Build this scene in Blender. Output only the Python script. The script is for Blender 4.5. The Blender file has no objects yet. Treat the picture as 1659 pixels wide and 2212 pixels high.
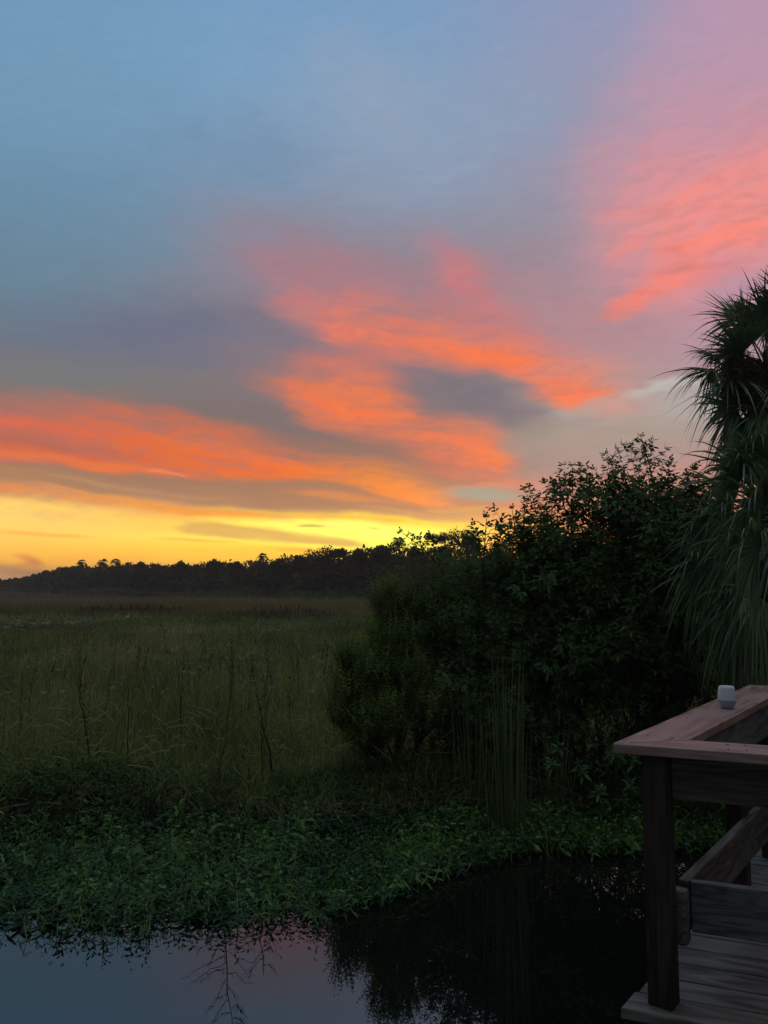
import bpy, math, random
import numpy as np
from mathutils import Vector, Matrix
R = math.radians
BACKSKY, SKYADD, SUN_E = .35, .004, .15
WATER_IOR = 2.1
HAZE = .0010
scene = bpy.context.scene
COL = scene.collection
EYE = 2.28                      # eye above the water, metres
PITCH = math.atan((1258 - 1106) / 1660.0)
SP, CP = math.sin(PITCH), math.cos(PITCH)

# ---------------------------------------------------------------- camera
cam = bpy.data.cameras.new("camera")
cam_o = bpy.data.objects.new("camera", cam)
COL.objects.link(cam_o)
cam_o.location = (0, 0, EYE)
cam_o.rotation_euler = (R(90) + PITCH, 0, 0)
cam.sensor_fit = 'HORIZONTAL'
cam.sensor_width = 36.0
cam.lens = 36.0 * 1660 / 1659
cam.clip_start = 0.05
cam.clip_end = 6000
scene.camera = cam_o

def ray(x, y):
    u = (x - 829.5) / 1660; v = (y - 1106) / 1660
    return np.array([u, CP + v * SP, SP - v * CP])
def on_plane(x, y, z):
    d = ray(x, y); t = (z - EYE) / d[2]
    return d[0] * t, d[1] * t
def at_depth(x, y, Y):
    d = ray(x, y); t = Y / d[1]
    return np.array([d[0] * t, Y, EYE + d[2] * t])
def azel(x, y):
    d = ray(x, y); d = d / np.linalg.norm(d)
    return math.degrees(math.atan2(d[0], d[1])), math.degrees(math.asin(d[2]))
def lin(c):
    return tuple((v / 255 / 12.92 if v / 255 <= .04045 else ((v / 255 + .055) / 1.055) ** 2.4) for v in c) + (1.0,)

scene.view_settings.view_transform = 'Standard'
scene.view_settings.look = 'None'
scene.view_settings.exposure = 0
scene.view_settings.gamma = 1
scene.view_settings.use_curve_mapping = False
scene.render.engine = 'CYCLES'
cy = scene.cycles
cy.max_bounces = 6; cy.diffuse_bounces = 2; cy.glossy_bounces = 3
cy.transmission_bounces = 2; cy.transparent_max_bounces = 6; cy.volume_bounces = 0
cy.use_denoising = True
# ---------------------------------------------------------------- sky: cloud colours worked out by azimuth / elevation
_rs = np.random.RandomState(11)
def vnoise(x, y, seed):
    """smooth gradient noise on arrays, 0..1"""
    xi = np.floor(x).astype(np.int64); yi = np.floor(y).astype(np.int64); xf = x - xi; yf = y - yi
    def g(ix, iy):
        h = (ix * 374761393 + iy * 668265263 + seed * 974711) & 0xffffffff
        h = ((h ^ (h >> 13)) * 1274126177) & 0xffffffff
        a = ((h ^ (h >> 16)) & 0xffff) / 65536.0 * 2 * math.pi
        return np.cos(a), np.sin(a)
    def d(ix, iy, dx, dy):
        c, s = g(ix, iy); return c * dx + s * dy
    u = xf * xf * xf * (xf * (xf * 6 - 15) + 10); v = yf * yf * yf * (yf * (yf * 6 - 15) + 10)
    n = ((1 - u) * (1 - v) * d(xi, yi, xf, yf) + u * (1 - v) * d(xi + 1, yi, xf - 1, yf)
         + (1 - u) * v * d(xi, yi + 1, xf, yf - 1) + u * v * d(xi + 1, yi + 1, xf - 1, yf - 1))
    return n * .7 + .5
def fbm(x, y, seed, octv=5, rough=.5):
    a, s, t = 1.0, 0.0, 0.0
    for k in range(octv):
        s = s + a * vnoise(x, y, seed + k * 17); t += a; a *= rough; x = x * 2.03 + 7.1; y = y * 2.03 + 3.7
    return np.clip((s / t - .5) * 1.6 + .5, 0, 1)
AZ0, AZ1, EL0, EL1, SW, SH = -46.0, 46.0, -8.0, 56.0, 1150, 800
A0, E0 = np.meshgrid(np.linspace(AZ0, AZ1, SW, dtype=np.float32), np.linspace(EL0, EL1, SH, dtype=np.float32))
def sm(v, lo, hi):
    t = np.clip((v - lo) / (hi - lo), 0, 1); return t * t * (3 - 2 * t)
def rotc(x, y, deg, sx, sy):
    c, s = math.cos(R(deg)), math.sin(R(deg)); return (c * x - s * y) * sx, (s * x + c * y) * sy
A = A0 + 1.6 * (fbm(A0 * .11, E0 * .2, 1, 3) - .5) + 1.6 * (fbm(*rotc(A0, E0, 8, .22, 1.0), 5, 4, .55) - .5)
E = E0 + (1.1 * (fbm(A0 * .1, E0 * .2, 9, 3) - .5) + .7 * (fbm(*rotc(A0, E0, 8, .22, 1.0), 13, 4, .55) - .5)) * sm(E0, 0, 13)
streak_r = fbm(*rotc(A, E, 7, .10, 1.0), 21, 6, .58)      # streaks falling to the right
streak_l = fbm(*rotc(A, E, -14, .13, .85), 22, 6, .58)    # streaks rising to the right
puff = fbm(*rotc(A, E, -12, .22, .5), 23, 6, .5)
def rampc(v, stops):
    stops = sorted(stops, key=lambda s: s[0]); p = [s[0] for s in stops]
    return np.stack([np.interp(v, p, [s[1][k] for s in stops]) for k in range(3)], -1)
def column(x, rows, top, low):
    st = [(azel(x, y)[1], lin(c)) for y, c in rows] + [(55, lin(top)), (-8, lin(low))]
    return rampc(E, st)
def mixc(f, a, b): return a + (b - a) * f[..., None]
c0 = column(0, [(0, (112, 158, 192)), (200, (110, 154, 187)), (350, (106, 147, 177)), (450, (103, 143, 167)), (560, (104, 132, 151)), (660, (106, 123, 140)),
                (740, (112, 117, 131)), (800, (121, 119, 120)), (880, (126, 117, 112)), (960, (160, 115, 92)), (1030, (166, 127, 96)), (1070, (215, 155, 92)),
                (1110, (250, 204, 100)), (1180, (252, 190, 80)), (1230, (250, 176, 62)), (1262, (236, 150, 58))], (100, 140, 178), (150, 95, 50))
c1 = column(830, [(0, (122, 158, 194)), (180, (129, 160, 192)), (300, (133, 157, 185)), (400, (137, 150, 173)), (470, (139, 142, 160)), (580, (150, 132, 142)),
                  (700, (150, 122, 130)), (800, (140, 118, 122)), (900, (126, 112, 112)), (1000, (145, 116, 102)), (1060, (168, 124, 90)), (1095, (190, 135, 85)),
                  (1118, (250, 215, 70)), (1160, (255, 240, 80)), (1200, (255, 205, 50)), (1250, (250, 170, 40))], (104, 138, 178), (160, 95, 40))
c2 = column(1330, [(0, (146, 153, 184)), (150, (150, 153, 180)), (300, (152, 150, 174)), (450, (152, 145, 160)), (600, (164, 139, 150)), (720, (176, 140, 148)),
                   (800, (180, 148, 150)), (860, (172, 155, 150)), (930, (168, 154, 144)), (1000, (178, 148, 140)), (1060, (205, 145, 128)), (1120, (222, 136, 100)),
                   (1180, (246, 116, 72)), (1250, (225, 95, 55))], (130, 138, 172), (110, 70, 50))
c3 = column(1659, [(0, (182, 150, 178)), (200, (188, 150, 170)), (400, (196, 148, 160)), (600, (178, 145, 160)), (780, (180, 152, 160)), (860, (180, 168, 165)),
                   (950, (180, 152, 148)), (1100, (220, 135, 115)), (1250, (205, 100, 75))], (150, 140, 170), (95, 65, 55))
X0, X1, X2, X3 = (azel(x, 900)[0] for x in (0, 830, 1330, 1659))
base = mixc(sm(A, X0, X1), c0, c1)
base = mixc(sm(A, X1, X2), base, c2)
base = mixc(sm(A, X2, X3), base, c3)


K = 1 / 28.97
def add_layer(mask, col, s):
    global base
    base = mixc(np.clip(mask * s, 0, 1), base, np.array(lin(col)[:3]) if isinstance(col, tuple) else col)
def rough(m, tex, k):
    if tex is None or k == 0: return m
    t = (tex - .5) * 2 * k
    return np.clip(m * (1 + t * (1.7 - m) * 1.3) - .10 * k * m, 0, 1)
def blob(x, y, rx, ry, rot, col, s=1.0, tex=None, k=.5):
    a, e = azel(x, y); c, q = math.cos(R(rot)), math.sin(R(rot))
    dx, dy = A - a, E - e
    u, v = (c * dx - q * dy) / (rx * K), (q * dx + c * dy) / (ry * K)
    add_layer(rough(sm(1 - np.sqrt(u * u + v * v), 0, .85), tex, k), col, s)
def fcurve(pts):
    P = sorted(azel(x, y) for x, y in pts); xs = [p[0] for p in P]; ys = [p[1] for p in P]
    t = 0
    for o in (-1.2, -.6, 0, .6, 1.2): t = t + np.interp(A + o, xs, ys)      # rounded corners
    return t / 5
def band(top, bot, col, s=1.0, st=20, sb=20, x0=None, x1=None, fade=80, tex=None, k=.5):
    if st > 30: st = st * 1.7; sb = sb * 1.3       # upper edges of the lit sheets fade out slowly
    m = sm(fcurve(top) - E, -st * K * .5, st * K * .5) * sm(E - fcurve(bot), -sb * K * .5, sb * K * .5)
    if x0 is not None: m = m * sm(A, azel(x0 - fade / 2, 1000)[0], azel(x0 + fade / 2, 1000)[0])
    if x1 is not None: m = m * (1 - sm(A, azel(x1 - fade / 2, 1000)[0], azel(x1 + fade / 2, 1000)[0]))
    add_layer(rough(m, tex, k), col, s)
def acol(stops): return rampc(A, [(azel(x, 1000)[0], lin(c)) for x, c in stops])
# --- high blue veil, faint pale wisps
blob(900, 300, 420, 190, 10, (142, 160, 184), .55, puff, .6)
blob(960, 375, 160, 16, -6, (152, 164, 188), .4, streak_l, .8)
blob(1120, 230, 200, 60, -8, (140, 160, 185), .5, streak_l, .8)
blob(520, 330, 300, 110, 0, (110, 142, 172), .5, puff, .6)
blob(330, 720, 330, 110, -6, (106, 112, 134), .75, puff, .5)
blob(120, 480, 420, 200, -4, (106, 136, 160), .5, puff, .3)
blob(150, 800, 360, 70, 0, (120, 120, 122), .5)
# --- pink at upper right
blob(1720, 330, 560, 420, -8, (204, 150, 162), .7, puff, .3)
blob(1500, 400, 330, 250, -6, (216, 148, 156), .75, puff, .35)
blob(1620, 470, 380, 200, -10, (234, 146, 144), .8, puff, .45)
blob(1680, 80, 420, 220, 0, (180, 152, 176), .6)
blob(60, 120, 420, 330, 0, (116, 150, 178), .5)
blob(820, 210, 240, 110, 25, (146, 162, 186), .5, puff, .5)
band([(1290, 485), (1400, 450), (1500, 425), (1600, 400), (1720, 380)], [(1290, 512), (1400, 500), (1500, 500), (1600, 505), (1720, 500)],
     (252, 144, 130), .75, 90, 60, x0=1330, fade=120, tex=streak_l, k=.9)
band([(1310, 545), (1450, 525), (1560, 510), (1720, 500)], [(1310, 563), (1400, 562), (1500, 556), (1600, 545), (1720, 535)],
     (255, 138, 122), .85, 40, 30, x0=1340, fade=90, tex=streak_l, k=1.1)
blob(1430, 620, 150, 48, -16, (246, 136, 124), .9, streak_l, .9)
blob(1360, 655, 90, 18, -14, (246, 130, 112), .7, streak_l, .9)
blob(1570, 590, 110, 30, -10, (226, 140, 145), .6, puff, .8)
blob(1660, 640, 160, 60, 0, (178, 146, 168), .6)
# --- dusty pink in the middle
blob(640, 560, 330, 130, 14, (150, 128, 142), .6, puff, .4)
blob(700, 600, 260, 90, 12, (172, 124, 134), .75, puff, .4)
blob(1010, 600, 220, 80, 40, (186, 128, 138), .65, puff, .35)
blob(1060, 690, 260, 70, 24, (204, 122, 122), .55, puff, .4)
blob(1240, 700, 240, 110, 20, (186, 138, 142), .6, puff, .4)
blob(560, 720, 160, 90, 30, (122, 117, 132), .7, puff, .4)
blob(850, 610, 120, 60, 10, (165, 128, 138), .5, puff, .4)
# --- long orange arc
arcs = puff * .45 + streak_r * .55
band([(540, 640), (620, 642), (700, 652), (850, 672), (960, 705), (1080, 722), (1200, 775), (1330, 820), (1440, 855)],
     [(540, 645), (620, 690), (700, 722), (800, 752), (900, 782), (1000, 792), (1090, 802), (1150, 850), (1200, 882), (1280, 898), (1440, 885)],
     acol([(560, (220, 124, 112)), (700, (244, 124, 92)), (900, (250, 124, 82)), (1100, (255, 126, 74)), (1250, (252, 130, 88)), (1400, (230, 140, 118))]),
     .88, 70, 46, x0=610, x1=1400, fade=230, tex=arcs, k=.7)
blob(1060, 770, 160, 30, 8, (255, 122, 72), .8, puff, .6)
blob(1250, 865, 130, 30, 8, (255, 128, 88), .8, puff, .5)
blob(1010, 615, 120, 50, 45, (222, 118, 114), .4, puff, .4)
blob(640, 745, 190, 50, 25, (124, 117, 130), .6, puff, .3)
# --- second orange body and its pink link upward
blob(770, 790, 160, 60, 10, (208, 118, 108), .55, puff, .5)
band([(460, 800), (560, 795), (660, 800), (760, 795), (850, 830), (930, 900)], [(460, 815), (560, 850), (650, 900), (720, 930), (800, 952), (930, 960)],
     acol([(480, (190, 120, 98)), (620, (226, 120, 82)), (780, (246, 124, 72)), (930, (240, 126, 82))]),
     .86, 60, 36, x0=580, x1=900, fade=200, tex=arcs, k=.8)
blob(760, 885, 130, 34, 14, (252, 120, 66), .85, puff, .6)
# --- grey eye between the arcs
blob(1010, 850, 220, 92, 12, (118, 114, 122), .9, puff, .4)
blob(1090, 895, 160, 38, 8, (128, 116, 124), .7, puff, .4)
# --- third orange body
band([(800, 930), (900, 925), (1000, 925), (1080, 945), (1150, 1010)], [(800, 952), (900, 1000), (1000, 1030), (1080, 1045), (1150, 1040)],
     (250, 124, 78), .86, 60, 40, x0=860, x1=1110, fade=130, tex=streak_r, k=.65)
blob(1060, 990, 90, 40, 8, (255, 132, 72), .7, streak_r, .6)
blob(1090, 1050, 130, 14, -3, (238, 138, 100), .7, streak_r, .8)
# --- pale aqua and pearl gaps at right
band([(1120, 905), (1280, 880), (1380, 845), (1480, 822), (1600, 810)], [(1120, 925), (1280, 915), (1380, 905), (1480, 895), (1600, 880)],
     (178, 170, 164), .75, 30, 40, x0=1210, fade=160, tex=streak_l, k=.7)
blob(1440, 838, 120, 20, -12, (196, 190, 184), .8, streak_l, .6)
blob(1300, 950, 260, 60, -4, (176, 156, 142), .6, streak_l, .7)
blob(1065, 1070, 140, 24, 3, (164, 161, 142), .9, streak_r, .5)
blob(1250, 1050, 200, 30, -2, (206, 146, 128), .6, streak_r, .7)
blob(1150, 1095, 120, 14, 3, (232, 138, 96), .6, streak_r, .7)
# --- dark grey diagonal under the arcs
band([(250, 850), (450, 870), (620, 900), (740, 935), (850, 970), (960, 1012)], [(250, 905), (420, 930), (560, 955), (720, 990), (860, 1012), (960, 1020)],
     (128, 110, 108), .6, 60, 24, x0=330, x1=950, fade=200, tex=streak_r, k=.5)
# --- broad orange band at left
band([(-60, 872), (60, 880), (180, 888), (300, 905), (420, 928), (540, 955), (680, 985), (820, 1005), (900, 1030), (960, 1065), (1030, 1102)],
     [(-60, 1002), (60, 1004), (180, 1012), (300, 1020), (420, 1028), (560, 1033), (700, 1038), (800, 1058), (880, 1085), (960, 1100), (1030, 1106)],
     acol([(0, (222, 106, 76)), (200, (230, 106, 64)), (400, (238, 110, 52)), (600, (250, 114, 42)), (780, (255, 138, 38)), (930, (255, 148, 70)), (1010, (240, 150, 92))]),
     .9, 58, 20, x1=1000, fade=60, tex=streak_r, k=.55)
blob(110, 958, 250, 24, 5, (182, 104, 84), .8, streak_r, .8)
band([(-60, 972), (60, 980), (200, 994), (330, 1008), (430, 1022)], [(-60, 995), (60, 1002), (200, 1014), (330, 1022), (430, 1030)],
     (236, 122, 66), .7, 14, 14, x1=400, fade=100, tex=streak_r, k=1.0)
blob(560, 985, 300, 18, 8, (250, 120, 62), .5, streak_r, .9)
# --- grey-tan strip under it
band([(-60, 1006), (150, 1018), (300, 1026), (420, 1032), (600, 1040), (760, 1048), (860, 1088), (980, 1106)],
     [(-60, 1040), (150, 1052), (300, 1072), (500, 1095), (650, 1105), (800, 1108), (980, 1125)],
     acol([(0, (176, 128, 92)), (300, (164, 120, 96)), (600, (166, 122, 92)), (850, (178, 126, 96)), (1000, (196, 140, 100))]),
     .9, 14, 18, x1=1080, fade=120, tex=streak_r, k=.6)
blob(760, 1075, 170, 12, 6, (226, 136, 76), .7, streak_r, .9)
blob(280, 1055, 260, 9, 6, (196, 150, 96), .7, streak_r, .9)
# small lit contrail-like cloud
band([(300, 1012), (360, 1017), (400, 1021), (428, 1028)], [(300, 1014), (360, 1023), (400, 1029), (428, 1031)], (255, 132, 92), .95, 4, 4, x0=318, x1=424, fade=30)
# --- orange strip over the yellow
band([(-60, 1042), (60, 1050), (150, 1060), (300, 1080), (450, 1100), (600, 1110), (760, 1114), (850, 1120)],
     [(-60, 1058), (60, 1068), (150, 1085), (300, 1108), (450, 1118), (600, 1122), (760, 1123), (850, 1128)],
     acol([(0, (238, 140, 64)), (200, (230, 146, 76)), (500, (240, 150, 52)), (800, (255, 170, 30))]), .9, 10, 10, x1=860, fade=60, tex=streak_r, k=.9)
# --- yellow glow
band([(-60, 1075), (100, 1085), (250, 1108), (400, 1122), (600, 1123), (760, 1126), (860, 1140), (1000, 1160)],
     [(-60, 1130), (200, 1140), (400, 1152), (600, 1190), (860, 1200), (1000, 1210)],
     acol([(0, (250, 206, 104)), (180, (248, 200, 96)), (340, (246, 196, 84)), (520, (252, 226, 80)), (680, (255, 244, 90)), (850, (255, 250, 96)), (980, (255, 215, 90))]),
     .9, 22, 30, x1=1000, fade=90, tex=streak_r, k=.4)
blob(760, 1146, 300, 30, 3, (255, 255, 110), 1.0, streak_r, .4)
blob(500, 1205, 420, 40, 2, (252, 196, 56), .8, puff, .4)
blob(180, 1215, 300, 44, 2, (250, 180, 58), .7, puff, .4)
blob(330, 1112, 160, 14, 6, (240, 176, 88), .7, streak_r, .8)
band([(330, 1130), (450, 1132), (560, 1140), (680, 1158), (800, 1178)], [(330, 1142), (450, 1158), (560, 1170), (680, 1178), (800, 1184)],
     (212, 164, 84), .9, 18, 14, x0=400, x1=790, fade=90, tex=streak_r, k=.9)
blob(660, 1190, 150, 12, 3, (246, 160, 40), .85, streak_r, .7)
blob(420, 1168, 120, 5, 3, (238, 160, 50), .7, streak_r, .6)
blob(660, 1138, 42, 4, 0, (176, 150, 50), .9)
blob(800, 1143, 26, 3, 3, (200, 160, 60), .7)
blob(90, 1155, 130, 6, 2, (240, 158, 66), .6, streak_r, .7)
blob(900, 1110, 150, 12, 8, (216, 156, 96), .6, streak_r, 1.0)
blob(1010, 1170, 130, 40, 0, (255, 215, 95), .7, puff, .4)
blob(1080, 1125, 120, 22, 4, (236, 142, 92), .7, streak_r, .6)
blob(1180, 1175, 200, 40, 0, (245, 130, 80), .6, puff, .4)
blob(1330, 1190, 240, 50, 0, (255, 128, 84), .8, puff, .4)
# --- distant cumulus at far left
blob(40, 1248, 100, 36, 0, (168, 118, 84), 1.0, puff, .5)
blob(-40, 1236, 90, 30, 0, (176, 124, 86), .9, puff, .5)
blob(-60, 1262, 160, 56, 0, (200, 150, 100), .9, puff, .6)
blob(72, 1212, 34, 20, 0, (205, 116, 66), .95, puff, .8)

# faint silky texture everywhere, stronger in the lit cloud
fine = fbm(*rotc(A, E, 5, .3, 3.2), 41, 5, .6) - .5
fin2 = fbm(*rotc(A, E, -10, .5, 1.6), 43, 6, .6) - .5
wgt = sm(E0, 1.5, 9) * .5 + .5
base = base * (1 + (.045 * fine + .06 * fin2) * wgt)[..., None]
warm = np.clip((base[..., 0] - base[..., 2]) * 1.2, 0, 1) * sm(E0, 3, 6)
base = mixc(np.clip(warm * (.12 - 1.2 * fin2 - 1.5 * (streak_r - .5)) * .55, 0, .5), base, np.array(lin((170, 118, 122))[:3]))
base = base * (1 + .50 * (1 - sm(E0, 1.0, 9.0)))[..., None]      # the haze below takes this share away again
sky_px = np.ones((SH, SW, 4), np.float32); sky_px[..., :3] = np.clip(base, 0, None)
sky_img = bpy.data.images.new("sky_clouds", SW, SH, alpha=False, float_buffer=True, is_data=True)
sky_img.pixels.foreach_set(sky_px.ravel()); sky_img.update()
world = bpy.data.worlds.new("World"); scene.world = world; world.use_nodes = True
nt = world.node_tree; nt.nodes.clear()
def N(kind, **kw):
    n = nt.nodes.new(kind)
    for k, v in kw.items(): setattr(n, k, v)
    return n
def LK(a, b): nt.links.new(a, b)
def M(op, a, b=0.0, c=0.0, clamp=False):
    n = N('ShaderNodeMath', operation=op, use_clamp=clamp)
    for i, v in enumerate((a, b, c)):
        if hasattr(v, 'is_output'): LK(v, n.inputs[i])
        else: n.inputs[i].default_value = v
    return n.outputs[0]
tc = N('ShaderNodeTexCoord'); sep = N('ShaderNodeSeparateXYZ'); LK(tc.outputs['Generated'], sep.inputs[0])
az = M('MULTIPLY', M('ARCTAN2', sep.outputs[0], sep.outputs[1]), 180 / math.pi)
el = M('MULTIPLY', M('ARCSINE', sep.outputs[2]), 180 / math.pi)
uv = N('ShaderNodeCombineXYZ')
LK(M('MULTIPLY_ADD', az, 1 / (AZ1 - AZ0), -AZ0 / (AZ1 - AZ0)), uv.inputs[0])
LK(M('MULTIPLY_ADD', el, 1 / (EL1 - EL0), -EL0 / (EL1 - EL0)), uv.inputs[1])
im = N('ShaderNodeTexImage', image=sky_img, extension='EXTEND', interpolation='Cubic'); LK(uv.outputs[0], im.inputs[0])
back = N('ShaderNodeValToRGB'); cr = back.color_ramp
while len(cr.elements) > 1: cr.elements.remove(cr.elements[-1])
for k, (p, c) in enumerate([(0.0, (12, 12, 10)), (.08, (14, 15, 15)), (.18, (24, 26, 28)), (.30, (36, 39, 43)), (.45, (88, 97, 105)), (.65, (142, 154, 162)), (1.0, (172, 182, 190))]):
    e = cr.elements[0] if k == 0 else cr.elements.new(p)
    e.position = p; e.color = lin(c)
LK(M('MULTIPLY_ADD', el, 1 / 100.0, .08, clamp=True), back.inputs[0])
mr = N('ShaderNodeMapRange', interpolation_type='SMOOTHSTEP'); LK(M('ABSOLUTE', az), mr.inputs[0]); mr.inputs[1].default_value = 34; mr.inputs[2].default_value = 85
mz = N('ShaderNodeMapRange', interpolation_type='SMOOTHSTEP'); LK(el, mz.inputs[0]); mz.inputs[1].default_value = 50; mz.inputs[2].default_value = 80
mx = N('ShaderNodeMix', data_type='RGBA'); LK(M('MAXIMUM', mr.outputs[0], mz.outputs[0]), mx.inputs['Factor']); LK(im.outputs[0], mx.inputs[6]); LK(back.outputs[0], mx.inputs[7])
skyt = N('ShaderNodeTexSky', sky_type='NISHITA'); skyt.sun_disc = False
SUN_EL, SUN_AZ = R(1.2), R(azel(960, 1190)[0])
skyt.sun_elevation = SUN_EL; skyt.sun_rotation = SUN_AZ
bg1 = N('ShaderNodeBackground'); LK(mx.outputs[2], bg1.inputs[0]); bg1.inputs[1].default_value = 1.0
bg2 = N('ShaderNodeBackground'); LK(skyt.outputs[0], bg2.inputs[0]); bg2.inputs[1].default_value = SKYADD
add = N('ShaderNodeAddShader'); LK(bg1.outputs[0], add.inputs[0]); LK(bg2.outputs[0], add.inputs[1])
out = N('ShaderNodeOutputWorld'); LK(add.outputs[0], out.inputs[0])
world.cycles.sampling_method = 'MANUAL'; world.cycles.sample_map_resolution = 512
sun = bpy.data.lights.new("sun", 'SUN'); sun.energy = SUN_E; sun.angle = R(8); sun.color = (1.0, .62, .32)
sun_o = bpy.data.objects.new("sun", sun); COL.objects.link(sun_o)
sd = Vector((math.sin(SUN_AZ) * math.cos(SUN_EL), math.cos(SUN_AZ) * math.cos(SUN_EL), math.sin(SUN_EL)))
sun_o.rotation_euler = sd.to_track_quat('Z', 'Y').to_euler()
# ---------------------------------------------------------------- helpers
rng = np.random.RandomState(7)
def tag(o, label=None, cat=None, group=None, kind=None):
    if label: o['label'] = label
    if cat: o['category'] = cat
    if group: o['group'] = group
    if kind: o['kind'] = kind
    return o
def link(o, parent=None):
    COL.objects.link(o)
    if parent is not None: o.parent = parent
    return o
def empty(name, loc=(0, 0, 0)):
    o = bpy.data.objects.new(name, None); o.location = [float(v) for v in loc]; o.empty_display_size = .2
    return link(o)
def mesh_obj(name, V, faces, mat, parent=None, tint=None, smooth=False):
    """V (n,3); faces: list of int arrays (m,k). In a parent, V stays in world units minus the parent's place."""
    V = np.asarray(V, np.float32)
    if parent is not None: V = V - np.array(parent_loc(parent), np.float32)
    me = bpy.data.meshes.new(name)
    faces = [np.asarray(f, np.int32) for f in faces if len(f)]
    nl = sum(f.size for f in faces); nf = sum(len(f) for f in faces)
    me.vertices.add(len(V)); me.vertices.foreach_set('co', V.ravel())
    me.loops.add(nl); me.polygons.add(nf)
    me.loops.foreach_set('vertex_index', np.concatenate([f.ravel() for f in faces]))
    starts, o = [], 0
    for f in faces:
        starts.append(o + np.arange(len(f)) * f.shape[1]); o += f.size
    me.polygons.foreach_set('loop_start', np.concatenate(starts).astype(np.int32))
    me.update(calc_edges=True)
    if smooth: me.polygons.foreach_set('use_smooth', np.ones(nf, bool))
    if tint is not None:
        a = me.attributes.new('tint', 'FLOAT', 'POINT'); a.data.foreach_set('value', np.asarray(tint, np.float32))
    me.materials.append(mat)
    return link(bpy.data.objects.new(name, me), parent)
def parent_loc(p):
    v = Vector(p.location)
    while p.parent is not None: p = p.parent; v = v + Vector(p.location)
    return v
def unit(v): return v / np.maximum(np.linalg.norm(v, axis=-1, keepdims=True), 1e-9)

class Blades:
    """many narrow leaves: base, direction, side, length, width, droop, tint"""
    def __init__(s): s.p = []
    pw = 2.0
    def add(s, base, d, side, L, W, droop, tint, cup=0.0):
        n = len(base); f = lambda v: np.broadcast_to(np.asarray(v, float), (n,)).copy()
        s.p.append((np.asarray(base, float), unit(np.asarray(d, float)), unit(np.asarray(side, float)), f(L), f(W), f(droop), f(tint)))
    def arrays(s, prof):
        b, d, q, L, W, dr, ti = (np.concatenate([p[i] for p in s.p]) for i in range(7))
        n, k = len(b), len(prof)
        V = np.empty((n, k, 2, 3)); 
        for i, (t, w) in enumerate(prof):
            c = b + d * (L * t)[:, None]; c[:, 2] -= dr * L * t ** s.pw
            # bending keeps the blade's length roughly
            c = b + (c - b) * (1 / np.sqrt(1 + (dr * t * .8) ** 2))[:, None]
            h = q * (W * w * .5)[:, None]
            V[:, i, 0] = c - h; V[:, i, 1] = c + h
        idx = np.arange(n)[:, None] * (2 * k)
        F = np.concatenate([np.stack([idx[:, 0] + 2 * i, idx[:, 0] + 2 * i + 1, idx[:, 0] + 2 * i + 3, idx[:, 0] + 2 * i + 2], 1) for i in range(k - 1)])
        return V.reshape(-1, 3), F, np.repeat(ti, 2 * k)
    def build(s, name, mat, prof, parent=None):
        V, F, T = s.arrays(prof)
        return mesh_obj(name, V, [F], mat, parent, T)
GRASS = [(0, 1), (.35, .9), (.7, .65), (1, .06)]
GRASS3 = [(0, 1), (.55, .8), (1, .08)]
LEAF = [(0, .12), (.22, .75), (.5, 1), (.8, .55), (1, .04)]
LEAF3 = [(0, .25), (.4, 1), (1, .06)]
CARD = [(0, .7), (.5, 1), (1, .35)]

class Tubes:
    def __init__(s): s.V, s.F, s.T, s.n = [], [], [], 0
    def add(s, pts, rad, sides=5, tint=.5):
        pts = np.asarray(pts, float); k = len(pts); rad = np.broadcast_to(np.asarray(rad, float), (k,))
        t = unit(np.gradient(pts, axis=0)); ref = np.array([0, 0, 1.0]) if abs(t[0, 2]) < .9 else np.array([1.0, 0, 0])
        a = unit(np.cross(t, ref)); b = np.cross(t, a)
        th = np.arange(sides) * 2 * math.pi / sides
        ring = pts[:, None] + (a[:, None] * np.cos(th)[None, :, None] + b[:, None] * np.sin(th)[None, :, None]) * rad[:, None, None]
        s.V.append(ring.reshape(-1, 3)); s.T.append(np.full(k * sides, tint))
        i = np.arange(k - 1)[:, None] * sides + np.arange(sides)[None]; j = np.arange(k - 1)[:, None] * sides + (np.arange(sides)[None] + 1) % sides
        s.F.append(np.stack([i, j, j + sides, i + sides], -1).reshape(-1, 4) + s.n)
        s.n += k * sides
    def build(s, name, mat, parent=None):
        return mesh_obj(name, np.concatenate(s.V), [np.concatenate(s.F)], mat, parent, np.concatenate(s.T), smooth=True)
def curve(a, b, sag=0.0, wob=0.0, k=6):
    a, b = np.asarray(a, float), np.asarray(b, float); t = np.linspace(0, 1, k)[:, None]
    p = a + (b - a) * t; p[:, 2] += (sag * 4 * t * (1 - t))[:, 0]
    if wob: p[1:-1] += rng.normal(0, wob, (k - 2, 3))
    return p

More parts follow.
